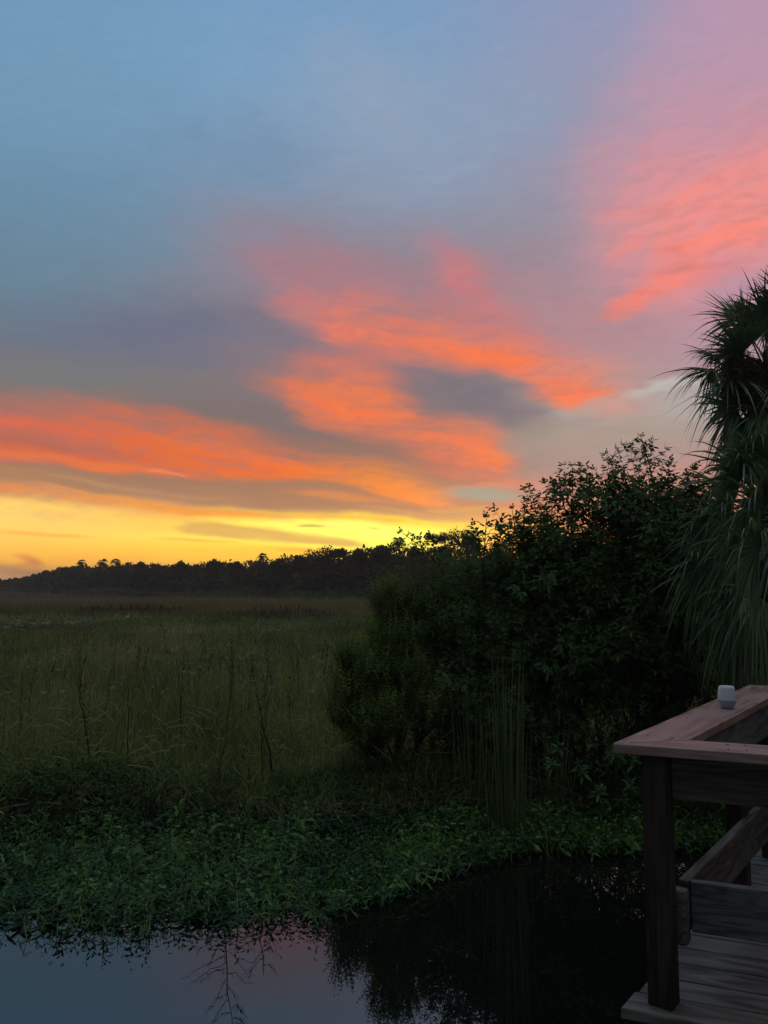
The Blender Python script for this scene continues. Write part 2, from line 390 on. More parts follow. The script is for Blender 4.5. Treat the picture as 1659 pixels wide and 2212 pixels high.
# ---------------------------------------------------------------- materials
def material(name):
    m = bpy.data.materials.new(name); m.use_nodes = True; m.node_tree.nodes.clear()
    return m, m.node_tree
def ramp_node(t, stops):
    n = t.nodes.new('ShaderNodeValToRGB'); cr = n.color_ramp
    while len(cr.elements) > 1: cr.elements.remove(cr.elements[-1])
    for i, (p, c) in enumerate(stops):
        e = cr.elements[0] if i == 0 else cr.elements.new(p)
        e.position = p; e.color = (*c, 1)
    return n
def leaf_mat(name, stops, rough=.5, trans=.25, gloss=.06, vary=3.0):
    gloss = gloss * .6
    m, t = material(name); nd = t.nodes
    at = nd.new('ShaderNodeAttribute'); at.attribute_name = 'tint'
    tc = nd.new('ShaderNodeTexCoord'); no = nd.new('ShaderNodeTexNoise'); no.inputs['Scale'].default_value = vary; no.inputs['Detail'].default_value = 2
    t.links.new(tc.outputs['Object'], no.inputs['Vector'])
    ma = nd.new('ShaderNodeMath'); ma.operation = 'MULTIPLY_ADD'; t.links.new(no.outputs[0], ma.inputs[0]); ma.inputs[1].default_value = .5; 
    m2 = nd.new('ShaderNodeMath'); m2.operation = 'SUBTRACT'; t.links.new(at.outputs['Fac'], m2.inputs[0]); m2.inputs[1].default_value = .25
    t.links.new(m2.outputs[0], ma.inputs[2])
    rp = ramp_node(t, stops); t.links.new(ma.outputs[0], rp.inputs[0])
    df = nd.new('ShaderNodeBsdfDiffuse'); tr = nd.new('ShaderNodeBsdfTranslucent'); gl = nd.new('ShaderNodeBsdfGlossy')
    gl.inputs['Roughness'].default_value = rough; gl.inputs['Color'].default_value = (.62, .85, .70, 1)
    t.links.new(rp.outputs[0], df.inputs[0]); t.links.new(rp.outputs[0], tr.inputs[0])
    a = nd.new('ShaderNodeMixShader'); a.inputs[0].default_value = trans; t.links.new(df.outputs[0], a.inputs[1]); t.links.new(tr.outputs[0], a.inputs[2])
    b = nd.new('ShaderNodeMixShader'); b.inputs[0].default_value = gloss; t.links.new(a.outputs[0], b.inputs[1]); t.links.new(gl.outputs[0], b.inputs[2])
    o = nd.new('ShaderNodeOutputMaterial'); t.links.new(b.outputs[0], o.inputs[0]); return m
def plain_mat(name, c1, c2, rough=.7, scale=8.0, stretch=(1, 1, 1), spec=.3, bump=.0, detail=5):
    m, t = material(name); nd = t.nodes
    tc = nd.new('ShaderNodeTexCoord'); mp = nd.new('ShaderNodeMapping'); mp.inputs['Scale'].default_value = stretch
    t.links.new(tc.outputs['Object'], mp.inputs[0])
    no = nd.new('ShaderNodeTexNoise'); no.inputs['Scale'].default_value = scale; no.inputs['Detail'].default_value = detail; t.links.new(mp.outputs[0], no.inputs['Vector'])
    rp = ramp_node(t, [(.3, c1), (.7, c2)]); t.links.new(no.outputs[0], rp.inputs[0])
    p = nd.new('ShaderNodeBsdfPrincipled'); t.links.new(rp.outputs[0], p.inputs['Base Color']); p.inputs['Roughness'].default_value = rough
    p.inputs['Specular IOR Level'].default_value = spec
    if bump:
        bp = nd.new('ShaderNodeBump'); bp.inputs['Strength'].default_value = bump; bp.inputs['Distance'].default_value = .02
        t.links.new(no.outputs[0], bp.inputs['Height']); t.links.new(bp.outputs[0], p.inputs['Normal'])
    o = nd.new('ShaderNodeOutputMaterial'); t.links.new(p.outputs[0], o.inputs[0]); return m
M_BARK = plain_mat("bark", (.035, .028, .02), (.09, .075, .055), .85, 14, (1, 1, .3), .2, .4)
M_TWIG = plain_mat("twig", (.03, .03, .02), (.07, .06, .04), .8, 20)
M_DRY = plain_mat("dry_stem", (.16, .13, .09), (.30, .25, .18), .7, 20, (1, 1, .2))
M_BLACKSTEM = plain_mat("dark_stem", (.012, .01, .008), (.03, .025, .02), .7, 20, (1, 1, .2))
M_SHRUB = leaf_mat("shrub_leaf", [(0, (.020, .045, .012)), (.5, (.065, .130, .030)), (1, (.16, .24, .05))], .40, .30, .05)
M_BROAD = leaf_mat("broad_leaf", [(0, (.03, .07, .02)), (.5, (.06, .14, .035)), (1, (.14, .30, .05))], .38, .25, .07)
M_GROUND = leaf_mat("groundsel_leaf", [(0, (.07, .11, .02)), (.5, (.15, .235, .05)), (1, (.28, .37, .08))], .5, .4, .04)
M_MARSH = leaf_mat("marsh_grass_blade", [(0, (.08, .12, .03)), (.4, (.205, .275, .078)), (.75, (.38, .39, .13)), (1, (.60, .54, .30))], .5, .4, .04, .35)
M_FIELD = leaf_mat("field_grass_blade", [(0, (.09, .12, .04)), (.5, (.21, .22, .085)), (1, (.38, .32, .17))], .5, .4, .04, .08)
M_MAT = leaf_mat("floating_weed_leaf", [(0, (.008, .026, .008)), (.45, (.042, .115, .020)), (1, (.16, .30, .05))], .30, .25, .07, 1.2)
M_VINE = leaf_mat("vine_leaf", [(0, (.022, .045, .010)), (.5, (.06, .115, .022)), (1, (.16, .20, .045))], .4, .25, .04, 1.5)
M_PALM = leaf_mat("palm_leaf", [(0, (.035, .07, .025)), (.5, (.10, .165, .065)), (1, (.25, .33, .14))], .30, .22, .22, 1.5)
M_PALMDEAD = leaf_mat("dead_palm_leaf", [(0, (.08, .065, .05)), (.5, (.19, .16, .12)), (1, (.34, .29, .22))], .6, .15, .03, 2.0)
M_REED = leaf_mat("reed_blade", [(0, (.07, .12, .035)), (.65, (.16, .22, .075)), (1, (.30, .26, .13))], .45, .25, .06, 2.0)
M_FAR = leaf_mat("far_tree_leaf", [(0, (.035, .042, .016)), (.5, (.075, .078, .026)), (1, (.13, .125, .045))], .6, .12, .01, .12)
M_SCRUB = leaf_mat("scrub_leaf", [(0, (.05, .09, .025)), (.5, (.09, .15, .04)), (1, (.14, .21, .06))], .6, .3, .01, .1)
# ---------------------------------------------------------------- ground and water
def shore_y(x):
    """far edge of the open water (where the bank rises), metres ahead"""
    return np.interp(x, [-60, -8, -3, 0, 2, 3.2, 4.5, 7, 12, 60], [7.4, 7.1, 6.95, 7.1, 7.3, 7.4, 7.1, 6.9, 6.8, 6.8])
def hump(x, y, cx, cy, rx, ry, h): return h * np.exp(-((x - cx) / rx) ** 2 - ((y - cy) / ry) ** 2)
def ground_z(x, y):
    s = shore_y(x); t = np.clip((y - (s - 1.4)) / 1.6, 0, 1); t = t * t * (3 - 2 * t)
    z = -.6 + t * .72
    z = z + hump(x, y, -2.9, 7.9, 1.1, .6, .08) + hump(x, y, 0.2, 8.3, 1.2, .5, .12)
    return z + np.where(y > s, .05 * np.sin(x * 1.3 + y * .7) * np.sin(y * .9 - x * .4), 0)
xs = np.concatenate([-np.geomspace(600, 14, 22), np.arange(-12, 12.1, .4), np.geomspace(14, 600, 22)])
ys = np.concatenate([[-90, -60, -15, -4], np.arange(-1, 14, .4), np.geomspace(15, 640, 34)])
gx, gy = np.meshgrid(xs, ys); gz = ground_z(gx, gy)
gz = np.where(gy < -3, -.6, gz)
nx, ny = len(xs), len(ys); ii = (np.arange(ny - 1)[:, None] * nx + np.arange(nx - 1)[None]).ravel()
M_SOIL = plain_mat("marsh_soil", (.018, .016, .01), (.05, .045, .025), .95, .8, (1, 1, 1), .1, .3)
tag(mesh_obj("ground", np.stack([gx, gy, gz], -1).reshape(-1, 3), [np.stack([ii, ii + 1, ii + 1 + nx, ii + nx], 1)], M_SOIL), kind='structure')
# water: dark, nearly still, with the faintest ripple
m, t = material("dark_water"); nd = t.nodes
tc = nd.new('ShaderNodeTexCoord'); mp = nd.new('ShaderNodeMapping'); mp.inputs['Scale'].default_value = (1, 2.2, 1); t.links.new(tc.outputs['Object'], mp.inputs[0])
n1 = nd.new('ShaderNodeTexNoise'); n1.inputs['Scale'].default_value = 5; n1.inputs['Detail'].default_value = 3; t.links.new(mp.outputs[0], n1.inputs['Vector'])
bp = nd.new('ShaderNodeBump'); bp.inputs['Strength'].default_value = .02; bp.inputs['Distance'].default_value = .004; t.links.new(n1.outputs[0], bp.inputs['Height'])
df = nd.new('ShaderNodeBsdfDiffuse'); df.inputs[0].default_value = (.006, .008, .007, 1)
gl = nd.new('ShaderNodeBsdfGlossy'); gl.inputs['Roughness'].default_value = .004; gl.inputs['Color'].default_value = (.95, .97, 1, 1); t.links.new(bp.outputs[0], gl.inputs['Normal'])
fr = nd.new('ShaderNodeFresnel'); fr.inputs['IOR'].default_value = WATER_IOR; t.links.new(bp.outputs[0], fr.inputs['Normal'])
mx = nd.new('ShaderNodeMixShader'); t.links.new(fr.outputs[0], mx.inputs[0]); t.links.new(df.outputs[0], mx.inputs[1]); t.links.new(gl.outputs[0], mx.inputs[2])
o = nd.new('ShaderNodeOutputMaterial'); t.links.new(mx.outputs[0], o.inputs[0]); M_WATER = m
wx = np.array([-80, 80, 80, -80.]); wy = np.array([-60, -60, 9, 9.])
tag(mesh_obj("water", np.stack([wx, wy, wx * 0], -1), [[[0, 1, 2, 3]]], M_WATER), kind='structure')

# ---------------------------------------------------------------- floating weed mat along the bank
def mat_edge(x):
    """near edge of the floating mat (waterline), metres ahead"""
    pts = [(-900, 2085), (-300, 2055), (0, 2035), (150, 2042), (330, 2020), (480, 2018), (620, 1985), (700, 2000), (800, 1950), (880, 1955), (940, 1900), (1050, 1880), (1200, 1850), (1390, 1845), (1560, 1835), (1900, 1790)]
    P = [on_plane(a, b, 0) for a, b in pts]
    return np.interp(x, [p[0] for p in P], [p[1] for p in P])
def shoots(B, base, d, L, nodes, leafL, leafW, tint, per=2, spread=.75, lift=.35, droop=.25, tubes=None, trad=.002, taper=.4, leaflets=1, fan=.5, phase=None):
    """leafy shoots: leaves in opposite pairs up each stem; every argument is an array over shoots"""
    n = len(base); base = np.asarray(base, float); d = unit(np.asarray(d, float))
    ref = np.where(np.abs(d[:, 2:3]) > .9, np.array([[1.0, 0, 0]]), np.array([[0, 0, 1.0]]))
    a = unit(np.cross(d, ref)); b = np.cross(d, a)
    ph = rng.rand(n) * 6.28
    L = np.broadcast_to(L, (n,)); leafL = np.broadcast_to(leafL, (n,)); leafW = np.broadcast_to(leafW, (n,)); tint = np.broadcast_to(tint, (n,))
    for k in range(nodes):
        t = (k + 1) / nodes
        p = base + d * (L * t)[:, None]
        sc = (1 - taper * abs(t - .45) * 1.6)
        for q in range(per):
            an = ph + k * 1.5708 + q * 2 * math.pi / per + rng.normal(0, .3, n)
            out = a * np.cos(an)[:, None] + b * np.sin(an)[:, None]
            up = lift + .9 * (t > .93) + rng.normal(0, .2, n)
            ld = unit(out * spread + d * up[:, None])
            side = unit(np.cross(ld, d) + rng.normal(0, .15, (n, 3)))
            if leaflets == 1:
                B.add(p, ld, side, leafL * sc * rng.uniform(.75, 1.2, n), leafW * sc * rng.uniform(.8, 1.2, n), droop, tint + rng.normal(0, .12, n))
            else:
                rach = leafL * .9 * sc
                for m_ in range(leaflets):
                    # terminal leaflet first, then pairs along the rachis
                    pair = (m_ + 1) // 2; sg = -1 if m_ % 2 else 1
                    at = 1.0 if m_ == 0 else 1.0 - pair * .38
                    pp = p + ld * (rach * at)[:, None]
                    dd = ld if m_ == 0 else unit(ld * .62 + side * sg * .8)
                    ss = unit(np.cross(dd, np.cross(ld, side)))
                    B.add(pp, dd, ss, leafL * (1.0 if m_ == 0 else .85) * sc * rng.uniform(.8, 1.15, n), leafW * sc * rng.uniform(.85, 1.2, n), droop, tint + rng.normal(0, .12, n))
n = 12500
wxs = rng.uniform(-7.5, 6.5, n); e0 = mat_edge(wxs); e1 = shore_y(wxs) + .05
u = rng.rand(n); wys = e0 + (e1 - e0) * u - .12 * (rng.rand(n) < .25) * rng.rand(n)
clump = fbm(wxs * 1.6, wys * 1.6, 51, 3)
edge_gap = fbm(wxs * 1.2 + 9, wys * 1.2, 52, 3)
keep = (u > .22) | (edge_gap > .36 + .12 * rng.rand(n))
wxs, wys, clump, u = wxs[keep], wys[keep], clump[keep], u[keep]; n = len(wxs)
h = .03 + .20 * clump + .05 * u + rng.rand(n) * .05
gzv = np.maximum(ground_z(wxs, wys), 0)
B = Blades()
dirs = np.stack([rng.normal(0, .38, n), rng.normal(-.18, .38, n), np.ones(n)], 1)
shoots(B, np.stack([wxs, wys, gzv - .01], 1), dirs, h, 4, .060 * rng.uniform(.5, 1.5, n), .019, .10 + .7 * clump + rng.normal(0, .22, n), spread=1.0, lift=.45, droop=.35)
k_ = rng.rand(n) < .11; m_ = int(k_.sum())            # here and there a broader leaved plant
shoots(B, np.stack([wxs, wys, gzv - .01], 1)[k_], dirs[k_], h[k_] * 1.25, 3, .095 * rng.uniform(.7, 1.3, m_), .040, .45 + .5 * clump[k_] + rng.normal(0, .2, m_), spread=1.0, lift=.4, droop=.4)
tag(B.build("floating_weeds", M_MAT, LEAF3), 'dense mat of small leafy green weeds floating along the water edge', 'water weeds', kind='stuff')
# base litter under the mat so the water does not show between the stems
n = 22000
wxs = rng.uniform(-8, 7, n); e0 = mat_edge(wxs) + .16; e1 = shore_y(wxs) + .7; wys = e0 + (e1 - e0) * rng.rand(n)
B = Blades(); th = rng.rand(n) * 6.28
B.add(np.stack([wxs, wys, np.maximum(ground_z(wxs, wys), 0) + .005 + rng.rand(n) * .03], 1), np.stack([np.cos(th), np.sin(th), rng.normal(.1, .15, n)], 1),
      np.stack([-np.sin(th), np.cos(th), rng.normal(0, .2, n)], 1), .10 * rng.uniform(.6, 1.5, n), .03, .1, rng.uniform(0, .35, n))
tag(B.build("weed_litter", M_MAT, LEAF3), 'dark tangle of stems and old leaves under the floating weeds', 'plant litter', kind='stuff')

# ---------------------------------------------------------------- vine mound at left of the bank
def mound(name, n, cx, cy, rx, ry, h, label, mat, leafL, leafW, seed=1, tint=.5):
    x = rng.normal(cx, rx * .55, n); y = rng.normal(cy, ry * .55, n)
    r = np.clip(1 - ((x - cx) / (rx * 1.5)) ** 2 - ((y - cy) / (ry * 1.5)) ** 2, 0, 1)
    lum = fbm(x * 1.5, y * 1.5, 60 + seed, 3)
    z = np.maximum(ground_z(x, y), 0) + h * np.sqrt(r) * (.5 + .8 * lum) * rng.uniform(.55, 1.0, n)
    B = Blades(); d = np.stack([rng.normal(0, .6, n), rng.normal(-.5, .6, n), rng.uniform(.1, 1, n)], 1)
    shoots(B, np.stack([x, y, z], 1), d, .18 * rng.uniform(.5, 1.4, n), 4, leafL, leafW, tint + .6 * (lum - .5), spread=1, lift=.4, droop=.4)
    return tag(B.build(name, mat, LEAF3), label, 'vines', kind='stuff')
mound("vine_mound", 1500, -3.1, 7.75, 1.25, .5, .19, 'mound of leafy vines on the left bank above the floating weeds', M_VINE, .075, .03, 1, .45)
mound("bank_creepers", 1300, -.3, 8.0, 1.9, .35, .16, 'low dark creepers at the foot of the marsh grass', M_VINE, .06, .022, 2, .25)
mound("shaded_creepers", 1200, 2.9, 7.9, 1.5, .5, .18, 'dark creepers on the shaded bank under the right hand shrubs', M_VINE, .07, .024, 3, .25)

# thin grasses, brown bits and upright stems mixed into the mat
n = 2600; x = rng.uniform(-7, 5.5, n); e0 = mat_edge(x); y = e0 + (shore_y(x) + .1 - e0) * rng.rand(n); th = rng.rand(n) * 6.28; l = np.abs(rng.normal(0, .45, n))
B = Blades(); B.add(np.stack([x, y, np.maximum(ground_z(x, y), 0)], 1), np.stack([np.cos(th) * l, np.sin(th) * l, np.ones(n)], 1), np.stack([-np.sin(th), np.cos(th), np.zeros(n)], 1),
      rng.uniform(.10, .34, n), rng.uniform(.004, .009, n), rng.uniform(.1, 1.1, n), rng.uniform(0, 1.0, n))
tag(B.build("bank_grass", M_MARSH, GRASS3), 'thin grass blades and straws growing up through the floating weeds', 'grass', kind='stuff')
n = 700; x = rng.uniform(-6.5, 4.5, n); y = mat_edge(x) - np.abs(rng.normal(0, .16, n)) + .05; th = rng.rand(n) * 6.28
B = Blades(); B.add(np.stack([x, y, .002 + rng.rand(n) * .004], 1), np.stack([np.cos(th), np.sin(th), np.zeros(n)], 1), np.stack([-np.sin(th), np.cos(th), np.zeros(n)], 1),
      rng.uniform(.012, .05, n), rng.uniform(.006, .018, n), 0, rng.uniform(0, .5, n))
tag(B.build("floating_debris", M_VINE, LEAF3), 'small leaf bits drifting on the water in front of the weed mat', 'floating leaves', kind='stuff')
# ---------------------------------------------------------------- marsh grass
def grass(name, n, y0, y1, hfun, width, label, mat, tfun, lean=.25, droop=.35, prof=GRASS, tuft=6, power=1.0, xs=.60, xpad=1.5):
    k = n // tuft
    y = y0 + (y1 - y0) * rng.rand(k) ** power
    x = (rng.rand(k) * 2 - 1) * (y * xs + xpad)
    s = shore_y(x) + .25
    ok = y > s; x, y = x[ok], y[ok]; k = len(x)
    h = hfun(x, y); ok = h > .05; x, y, h = x[ok], y[ok], h[ok]; k = len(x)
    X = np.repeat(x, tuft); Y = np.repeat(y, tuft); H = np.repeat(h, tuft); N_ = len(X)
    sp = np.clip(Y * .006, .04, .35)
    X = X + rng.normal(0, 1, N_) * sp; Y = Y + rng.normal(0, 1, N_) * sp
    th = rng.rand(N_) * 6.28; l = np.abs(rng.normal(0, lean, N_)) + .03
    d = np.stack([np.cos(th) * l + .05, np.sin(th) * l, np.ones(N_)], 1)
    side = np.stack([-np.sin(th) + rng.normal(0, .3, N_), np.cos(th), rng.normal(0, .1, N_)], 1)
    W = width * np.clip(Y / y0, 1, 4) * rng.uniform(.6, 1.3, N_)
    B = Blades()
    B.add(np.stack([X, Y, ground_z(X, Y) - .03], 1), d, side, H * rng.uniform(.55, 1.12, N_) * 1.05, W, droop * rng.uniform(.2, 1.6, N_), tfun(X, Y) + rng.normal(0, .16, N_))
    return tag(B.build(name, mat, prof), label, 'grass', kind='stuff')
def h_near(x, y):
    n1 = fbm(x * .9, y * .9, 71, 3); n2 = fbm(x * .3 + 4, y * .3, 72, 3)
    h = .70 + .55 * (n1 - .5) + .65 * (n2 - .5) + .14 * np.clip(y - 8, 0, 3)
    h = h * np.clip((y - shore_y(x)) / .9 + .45, .45, 1)
    # gap of low growth in front of the groundsel, grass thins under the shrubs at right
    h = h * np.where((x > 1.0 + .12 * (y - 8)) , .45, 1)
    return np.clip(h, .2, 1.35)
def t_near(x, y): return .38 + .75 * (fbm(x * .7, y * .7, 75, 3) - .5) + .18 * (fbm(x * .15, y * .15, 76, 2) - .5) + .10 * np.clip((y - 9) / 6, 0, 1)
grass("marsh_grass", 62000, 7.6, 14, h_near, .0085, 'tall tangled olive green marsh grass just behind the bank', M_MARSH, t_near, lean=.42, droop=.8, power=1.15)
def h_mid(x, y):
    n1 = fbm(x * .45, y * .25, 81, 4); n2 = fbm(x * .08, y * .05, 82, 3)
    h = .62 + .9 * (n1 - .5) + .45 * (n2 - .5)
    pool = np.exp(-((x + 15.5) / 6.5) ** 2 - ((y - 35) / 5.0) ** 2)
    h = h * (1 - .75 * pool)
    # dark low channels
    ch = np.exp(-((x + 15) / 10) ** 2 - ((y - 51) / 3.5) ** 2) + np.exp(-((x - 3) / 7) ** 2 - ((y - 47) / 3.0) ** 2)
    return np.clip(h * (1 - .45 * np.clip(ch, 0, 1)), .1, 1.3)
def t_mid(x, y): return .42 + .9 * (fbm(x * .2, y * .1, 85, 3) - .5) + .25 * (fbm(x * .04, y * .04, 86, 2) - .5)
grass("meadow_grass", 84000, 13, 48, h_mid, .014, 'wide meadow of olive green grass in the middle of the marsh', M_MARSH, t_mid, lean=.38, droop=.6, prof=GRASS3, power=1.2, tuft=7)
def h_far(x, y):
    return np.clip(.92 + .3 * (fbm(x * .1, y * .08, 91, 3) - .5) - .35 * np.exp(-((y - 50) / 3.5) ** 2) * (fbm(x * .09, y * 0 + 3, 93, 3) > .45), .3, 1.25)
def t_far(x, y): return .55 + .5 * (fbm(x * .08, y * .05, 95, 3) - .5) + np.clip((y - 50) / 60, 0, .3)
grass("far_meadow_grass", 52000, 48, 80, h_far, .045, 'pale strip of tall grass across the far side of the marsh', M_FIELD, t_far, lean=.15, droop=.2, prof=GRASS3, power=1.3, tuft=8)
# rusty brown dock and fern patches in the meadow
def rust(x, y): return .9 + 0 * x
M_RUST = leaf_mat("rusty_fern_leaf", [(0, (.05, .03, .018)), (.5, (.08, .045, .028)), (1, (.12, .07, .04))], .6, .2, .02, .2)
def h_rust(x, y):
    m_ = np.exp(-((x + 17) / 7) ** 2 - ((y - 52) / 2.2) ** 2) + np.exp(-((x + 6.5) / 4.5) ** 2 - ((y - 49) / 1.6) ** 2) + np.exp(-((x - 4) / 5.5) ** 2 - ((y - 46) / 1.5) ** 2) \
        + .9 * np.exp(-((x + 2.7) / .6) ** 2 - ((y - 13.5) / .9) ** 2) + .9 * np.exp(-((x + 4.1) / .5) ** 2 - ((y - 14.2) / 1.0) ** 2)
    return np.where(m_ > .45, .9 * m_, 0)
grass("rusty_ferns", 90000, 11, 56, h_rust, .03, 'rusty brown fern and dock patches among the marsh grass', M_RUST, rust, prof=GRASS3, tuft=6, power=.8)
# pale flower heads on flat stems
n = 330; B = Blades(); T = Tubes()
for i in range(n):
    y = 9 + 22 * rng.rand() ** 1.6; x = rng.uniform(-.5, .02) * y
    if rng.rand() < .25: x = rng.uniform(-.1, .12) * y
    z = ground_z(np.array(x), np.array(y)) + rng.uniform(.75, 1.1)
    B.add([[x, y, z - .55]], [[0, 0, 1]], [[1, 0, 0]], .55, .006, 0, .1)
    for j in range(7):
        th = rng.rand() * 6.28
        B.add([[x, y, z]], [[math.cos(th), math.sin(th), rng.uniform(.1, .9)]], [[-math.sin(th), math.cos(th), 0]], .055 + .0022 * y, .014 + .0014 * y, .1, rng.uniform(.5, 1))
M_UMBEL = leaf_mat("pale_flower_head", [(0, (.16, .17, .10)), (1, (.30, .30, .20))], .6, .2, .02, 1)
tag(B.build("flower_heads", M_UMBEL, LEAF3), 'pale flat flower heads scattered over the marsh grass at left', 'wild flowers', kind='stuff')
# dry straw lying in the grass front
n = 650; B = Blades()
x = rng.uniform(-4.6, 1.6, n); y = shore_y(x) + rng.uniform(.25, 2.2, n); th = rng.rand(n) * 6.28
B.add(np.stack([x, y, ground_z(x, y) + rng.uniform(.05, .75, n)], 1), np.stack([np.cos(th) * .6, np.sin(th) * .4, rng.normal(.2, .8, n)], 1), np.stack([np.zeros(n), np.zeros(n), np.ones(n)], 1),
      rng.uniform(.08, .38, n), .007, rng.uniform(0, .6, n), rng.uniform(.6, 1.1, n))
tag(B.build("dry_straw", M_MARSH, GRASS), 'loose pale straw caught in the front of the marsh grass', 'straw', kind='stuff')
# fine weeping grass clump on the bank left of the reeds
def sedge(name, x, y, n, L, label, tint=.3, mat=None, w=.006, lean=.8, grp=None):
    e = empty(name, (x, y, float(ground_z(np.array(x), np.array(y))))); B = Blades()
    th = rng.rand(n) * 6.28; l = np.abs(rng.normal(0, lean, n)) + .1
    B.add(np.stack([x + rng.normal(0, .05, n), y + rng.normal(0, .05, n), np.full(n, e.location.z - .02)], 1), np.stack([np.cos(th) * l, np.sin(th) * l, np.ones(n)], 1),
          np.stack([-np.sin(th), np.cos(th), np.zeros(n)], 1), L * rng.uniform(.6, 1.15, n), w, rng.uniform(.5, 1.5, n), tint + rng.normal(0, .15, n))
    B.build("blades", mat or M_MARSH, GRASS, e); tag(e, label, 'grass clump', grp)
    return e
def gpos(px, Y): return float((px - 829.5) / 1660 * (Y / CP) * .998)
sedge("weeping_grass", gpos(640, 7.9), 7.9, 900, 1.05, 'fine weeping grass clump arching over the bank below the leafy bush', .3)
sedge("weeping_grass", gpos(930, 8.1), 8.1, 260, .9, 'pale drooping grass tuft close to the left of the tall reeds', .55, M_REED, .010, .5)
sedge("weeping_grass", gpos(750, 8.6), 8.6, 700, 1.15, 'matted olive grass clump under the left edge of the leafy bush', .5)

# leafy tufts of other plants scattered through the meadow: one mass nobody could count
n = 2600; y = 8.2 + 34 * rng.rand(n) ** 1.7; x = (rng.rand(n) * 2 - 1) * .56 * y; ok = (x < .16 * y) & (fbm(x * .5, y * .3, 66, 3) > .45); x, y = x[ok], y[ok]; n = len(x)
B = Blades(); hh = rng.uniform(.45, 1.15, n) * h_near(x, y).clip(.5, 1.1)
shoots(B, np.stack([x, y, ground_z(x, y)], 1), np.stack([rng.normal(0, .15, n), rng.normal(0, .15, n), np.ones(n)], 1), hh * 1.15, 9, .085 * (1 + y * .02), .020 * (1 + y * .03), .2 + .9 * (fbm(x * .8, y * .5, 68, 3) - .2), spread=.8, lift=.6, droop=.4)
tag(B.build("meadow_weeds", M_GROUND, LEAF3), 'mixed leafy weeds and docks growing among the marsh grass', 'weeds', kind='stuff')
n = 1500; x = rng.uniform(-5.2, 2.6, n); y = shore_y(x) + np.abs(rng.normal(.1, .28, n)); th = rng.rand(n) * 6.28
B = Blades(); B.add(np.stack([x, y, ground_z(x, y) + rng.rand(n) * .22], 1), np.stack([np.cos(th), np.sin(th) * .6, rng.normal(.1, .45, n)], 1), rng.normal(0, 1, (n, 3)), rng.uniform(.15, .5, n), .006, rng.uniform(0, .5, n), rng.uniform(.1, .9, n))
M_TANGLE = leaf_mat("dead_tangle", [(0, (.05, .04, .025)), (.6, (.12, .10, .06)), (1, (.30, .26, .17))], .6, .15, .02)
tag(B.build("bank_tangle", M_TANGLE, GRASS3), 'tangle of dead brown stems on the bank behind the floating weeds', 'dead stems', kind='stuff')

for px_, Y_, n_, L_, lab_ in ((70, 7.75, 420, 1.0, 'arching grass clump at the far left of the bank, above the vines'), (210, 7.9, 380, .9, 'grass clump between the two thin dark stalks at left'),
        (330, 7.6, 460, .85, 'grass clump spilling over the bank right of the upright dark stalk'), (410, 7.7, 420, 1.0, 'pale olive grass clump just above the broken reed'),
        (560, 7.65, 520, .95, 'thick grass clump at the foot of the charred stalk'), (700, 7.7, 520, .95, 'drooping grass clump under the left foot of the groundsel'),
        (820, 7.75, 420, .8, 'dark drooping grass clump in front of the groundsel')):
    sedge("weeping_grass", gpos(px_, Y_), Y_, n_, L_, lab_, .4, None, .007, .75)
# ---------------------------------------------------------------- the wood across the marsh
DPX = [-400, 0, 150, 300, 500, 700, 860, 1000, 1200, 1700, 2200]
DIST = [330, 255, 190, 160, 135, 115, 105, 95, 85, 75, 70]
def fdist(px): return float(np.interp(px, DPX, DIST))
PROFX = [-400, -100, 0, 20, 45, 80, 100, 135, 170, 275, 425, 510, 585, 650, 690, 750, 830, 880, 960, 1066, 1150, 1300, 1500, 1700, 2200]
PROFY = [1256, 1262, 1266, 1262, 1258, 1252, 1243, 1235, 1229, 1226, 1225, 1220, 1211, 1202, 1193, 1191, 1184, 1185, 1187, 1186, 1190, 1185, 1180, 1175, 1175]
def cards(B, c, r, n, size, tint, shell=.55, flat=1.0):
    """leaf clumps filling an ellipsoid, denser toward its skin"""
    v = unit(rng.normal(0, 1, (n, 3))); q = (shell + (1 - shell) * rng.rand(n)) ** .5 * (1 + .10 * rng.normal(0, 1, n))
    p = np.asarray(c)[None] + v * np.asarray(r)[None] * q[:, None]
    d = unit(v + rng.normal(0, .8, (n, 3))); s = unit(np.cross(d, rng.normal(0, 1, (n, 3))))
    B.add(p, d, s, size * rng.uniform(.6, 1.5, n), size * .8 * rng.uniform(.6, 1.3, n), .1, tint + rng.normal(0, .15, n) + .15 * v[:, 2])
B = Blades()
px = -380.0
while px < 2150:
    D = fdist(px) * rng.uniform(.97, 1.12)
    top = float(np.interp(px, PROFX, PROFY)) + rng.uniform(-7, 4)
    c = at_depth(px, top, D); hz = max(c[2], 1.6); rad = hz * rng.uniform(.22, .42)
    for zc, k in ((hz - rad * .8, 1.0), (hz - rad * 1.5, 1.2), (hz * .5, 1.3), (hz * .25, 1.4), (hz * .1, 1.4)):
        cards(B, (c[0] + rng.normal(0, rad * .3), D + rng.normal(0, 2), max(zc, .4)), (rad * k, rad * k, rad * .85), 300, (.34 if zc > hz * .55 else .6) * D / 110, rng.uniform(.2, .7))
    px += rad / D * 1660 * .62
tag(B.build("far_wood", M_FAR, CARD), 'dark low wood of mixed trees closing the far side of the marsh', 'wood', kind='stuff')
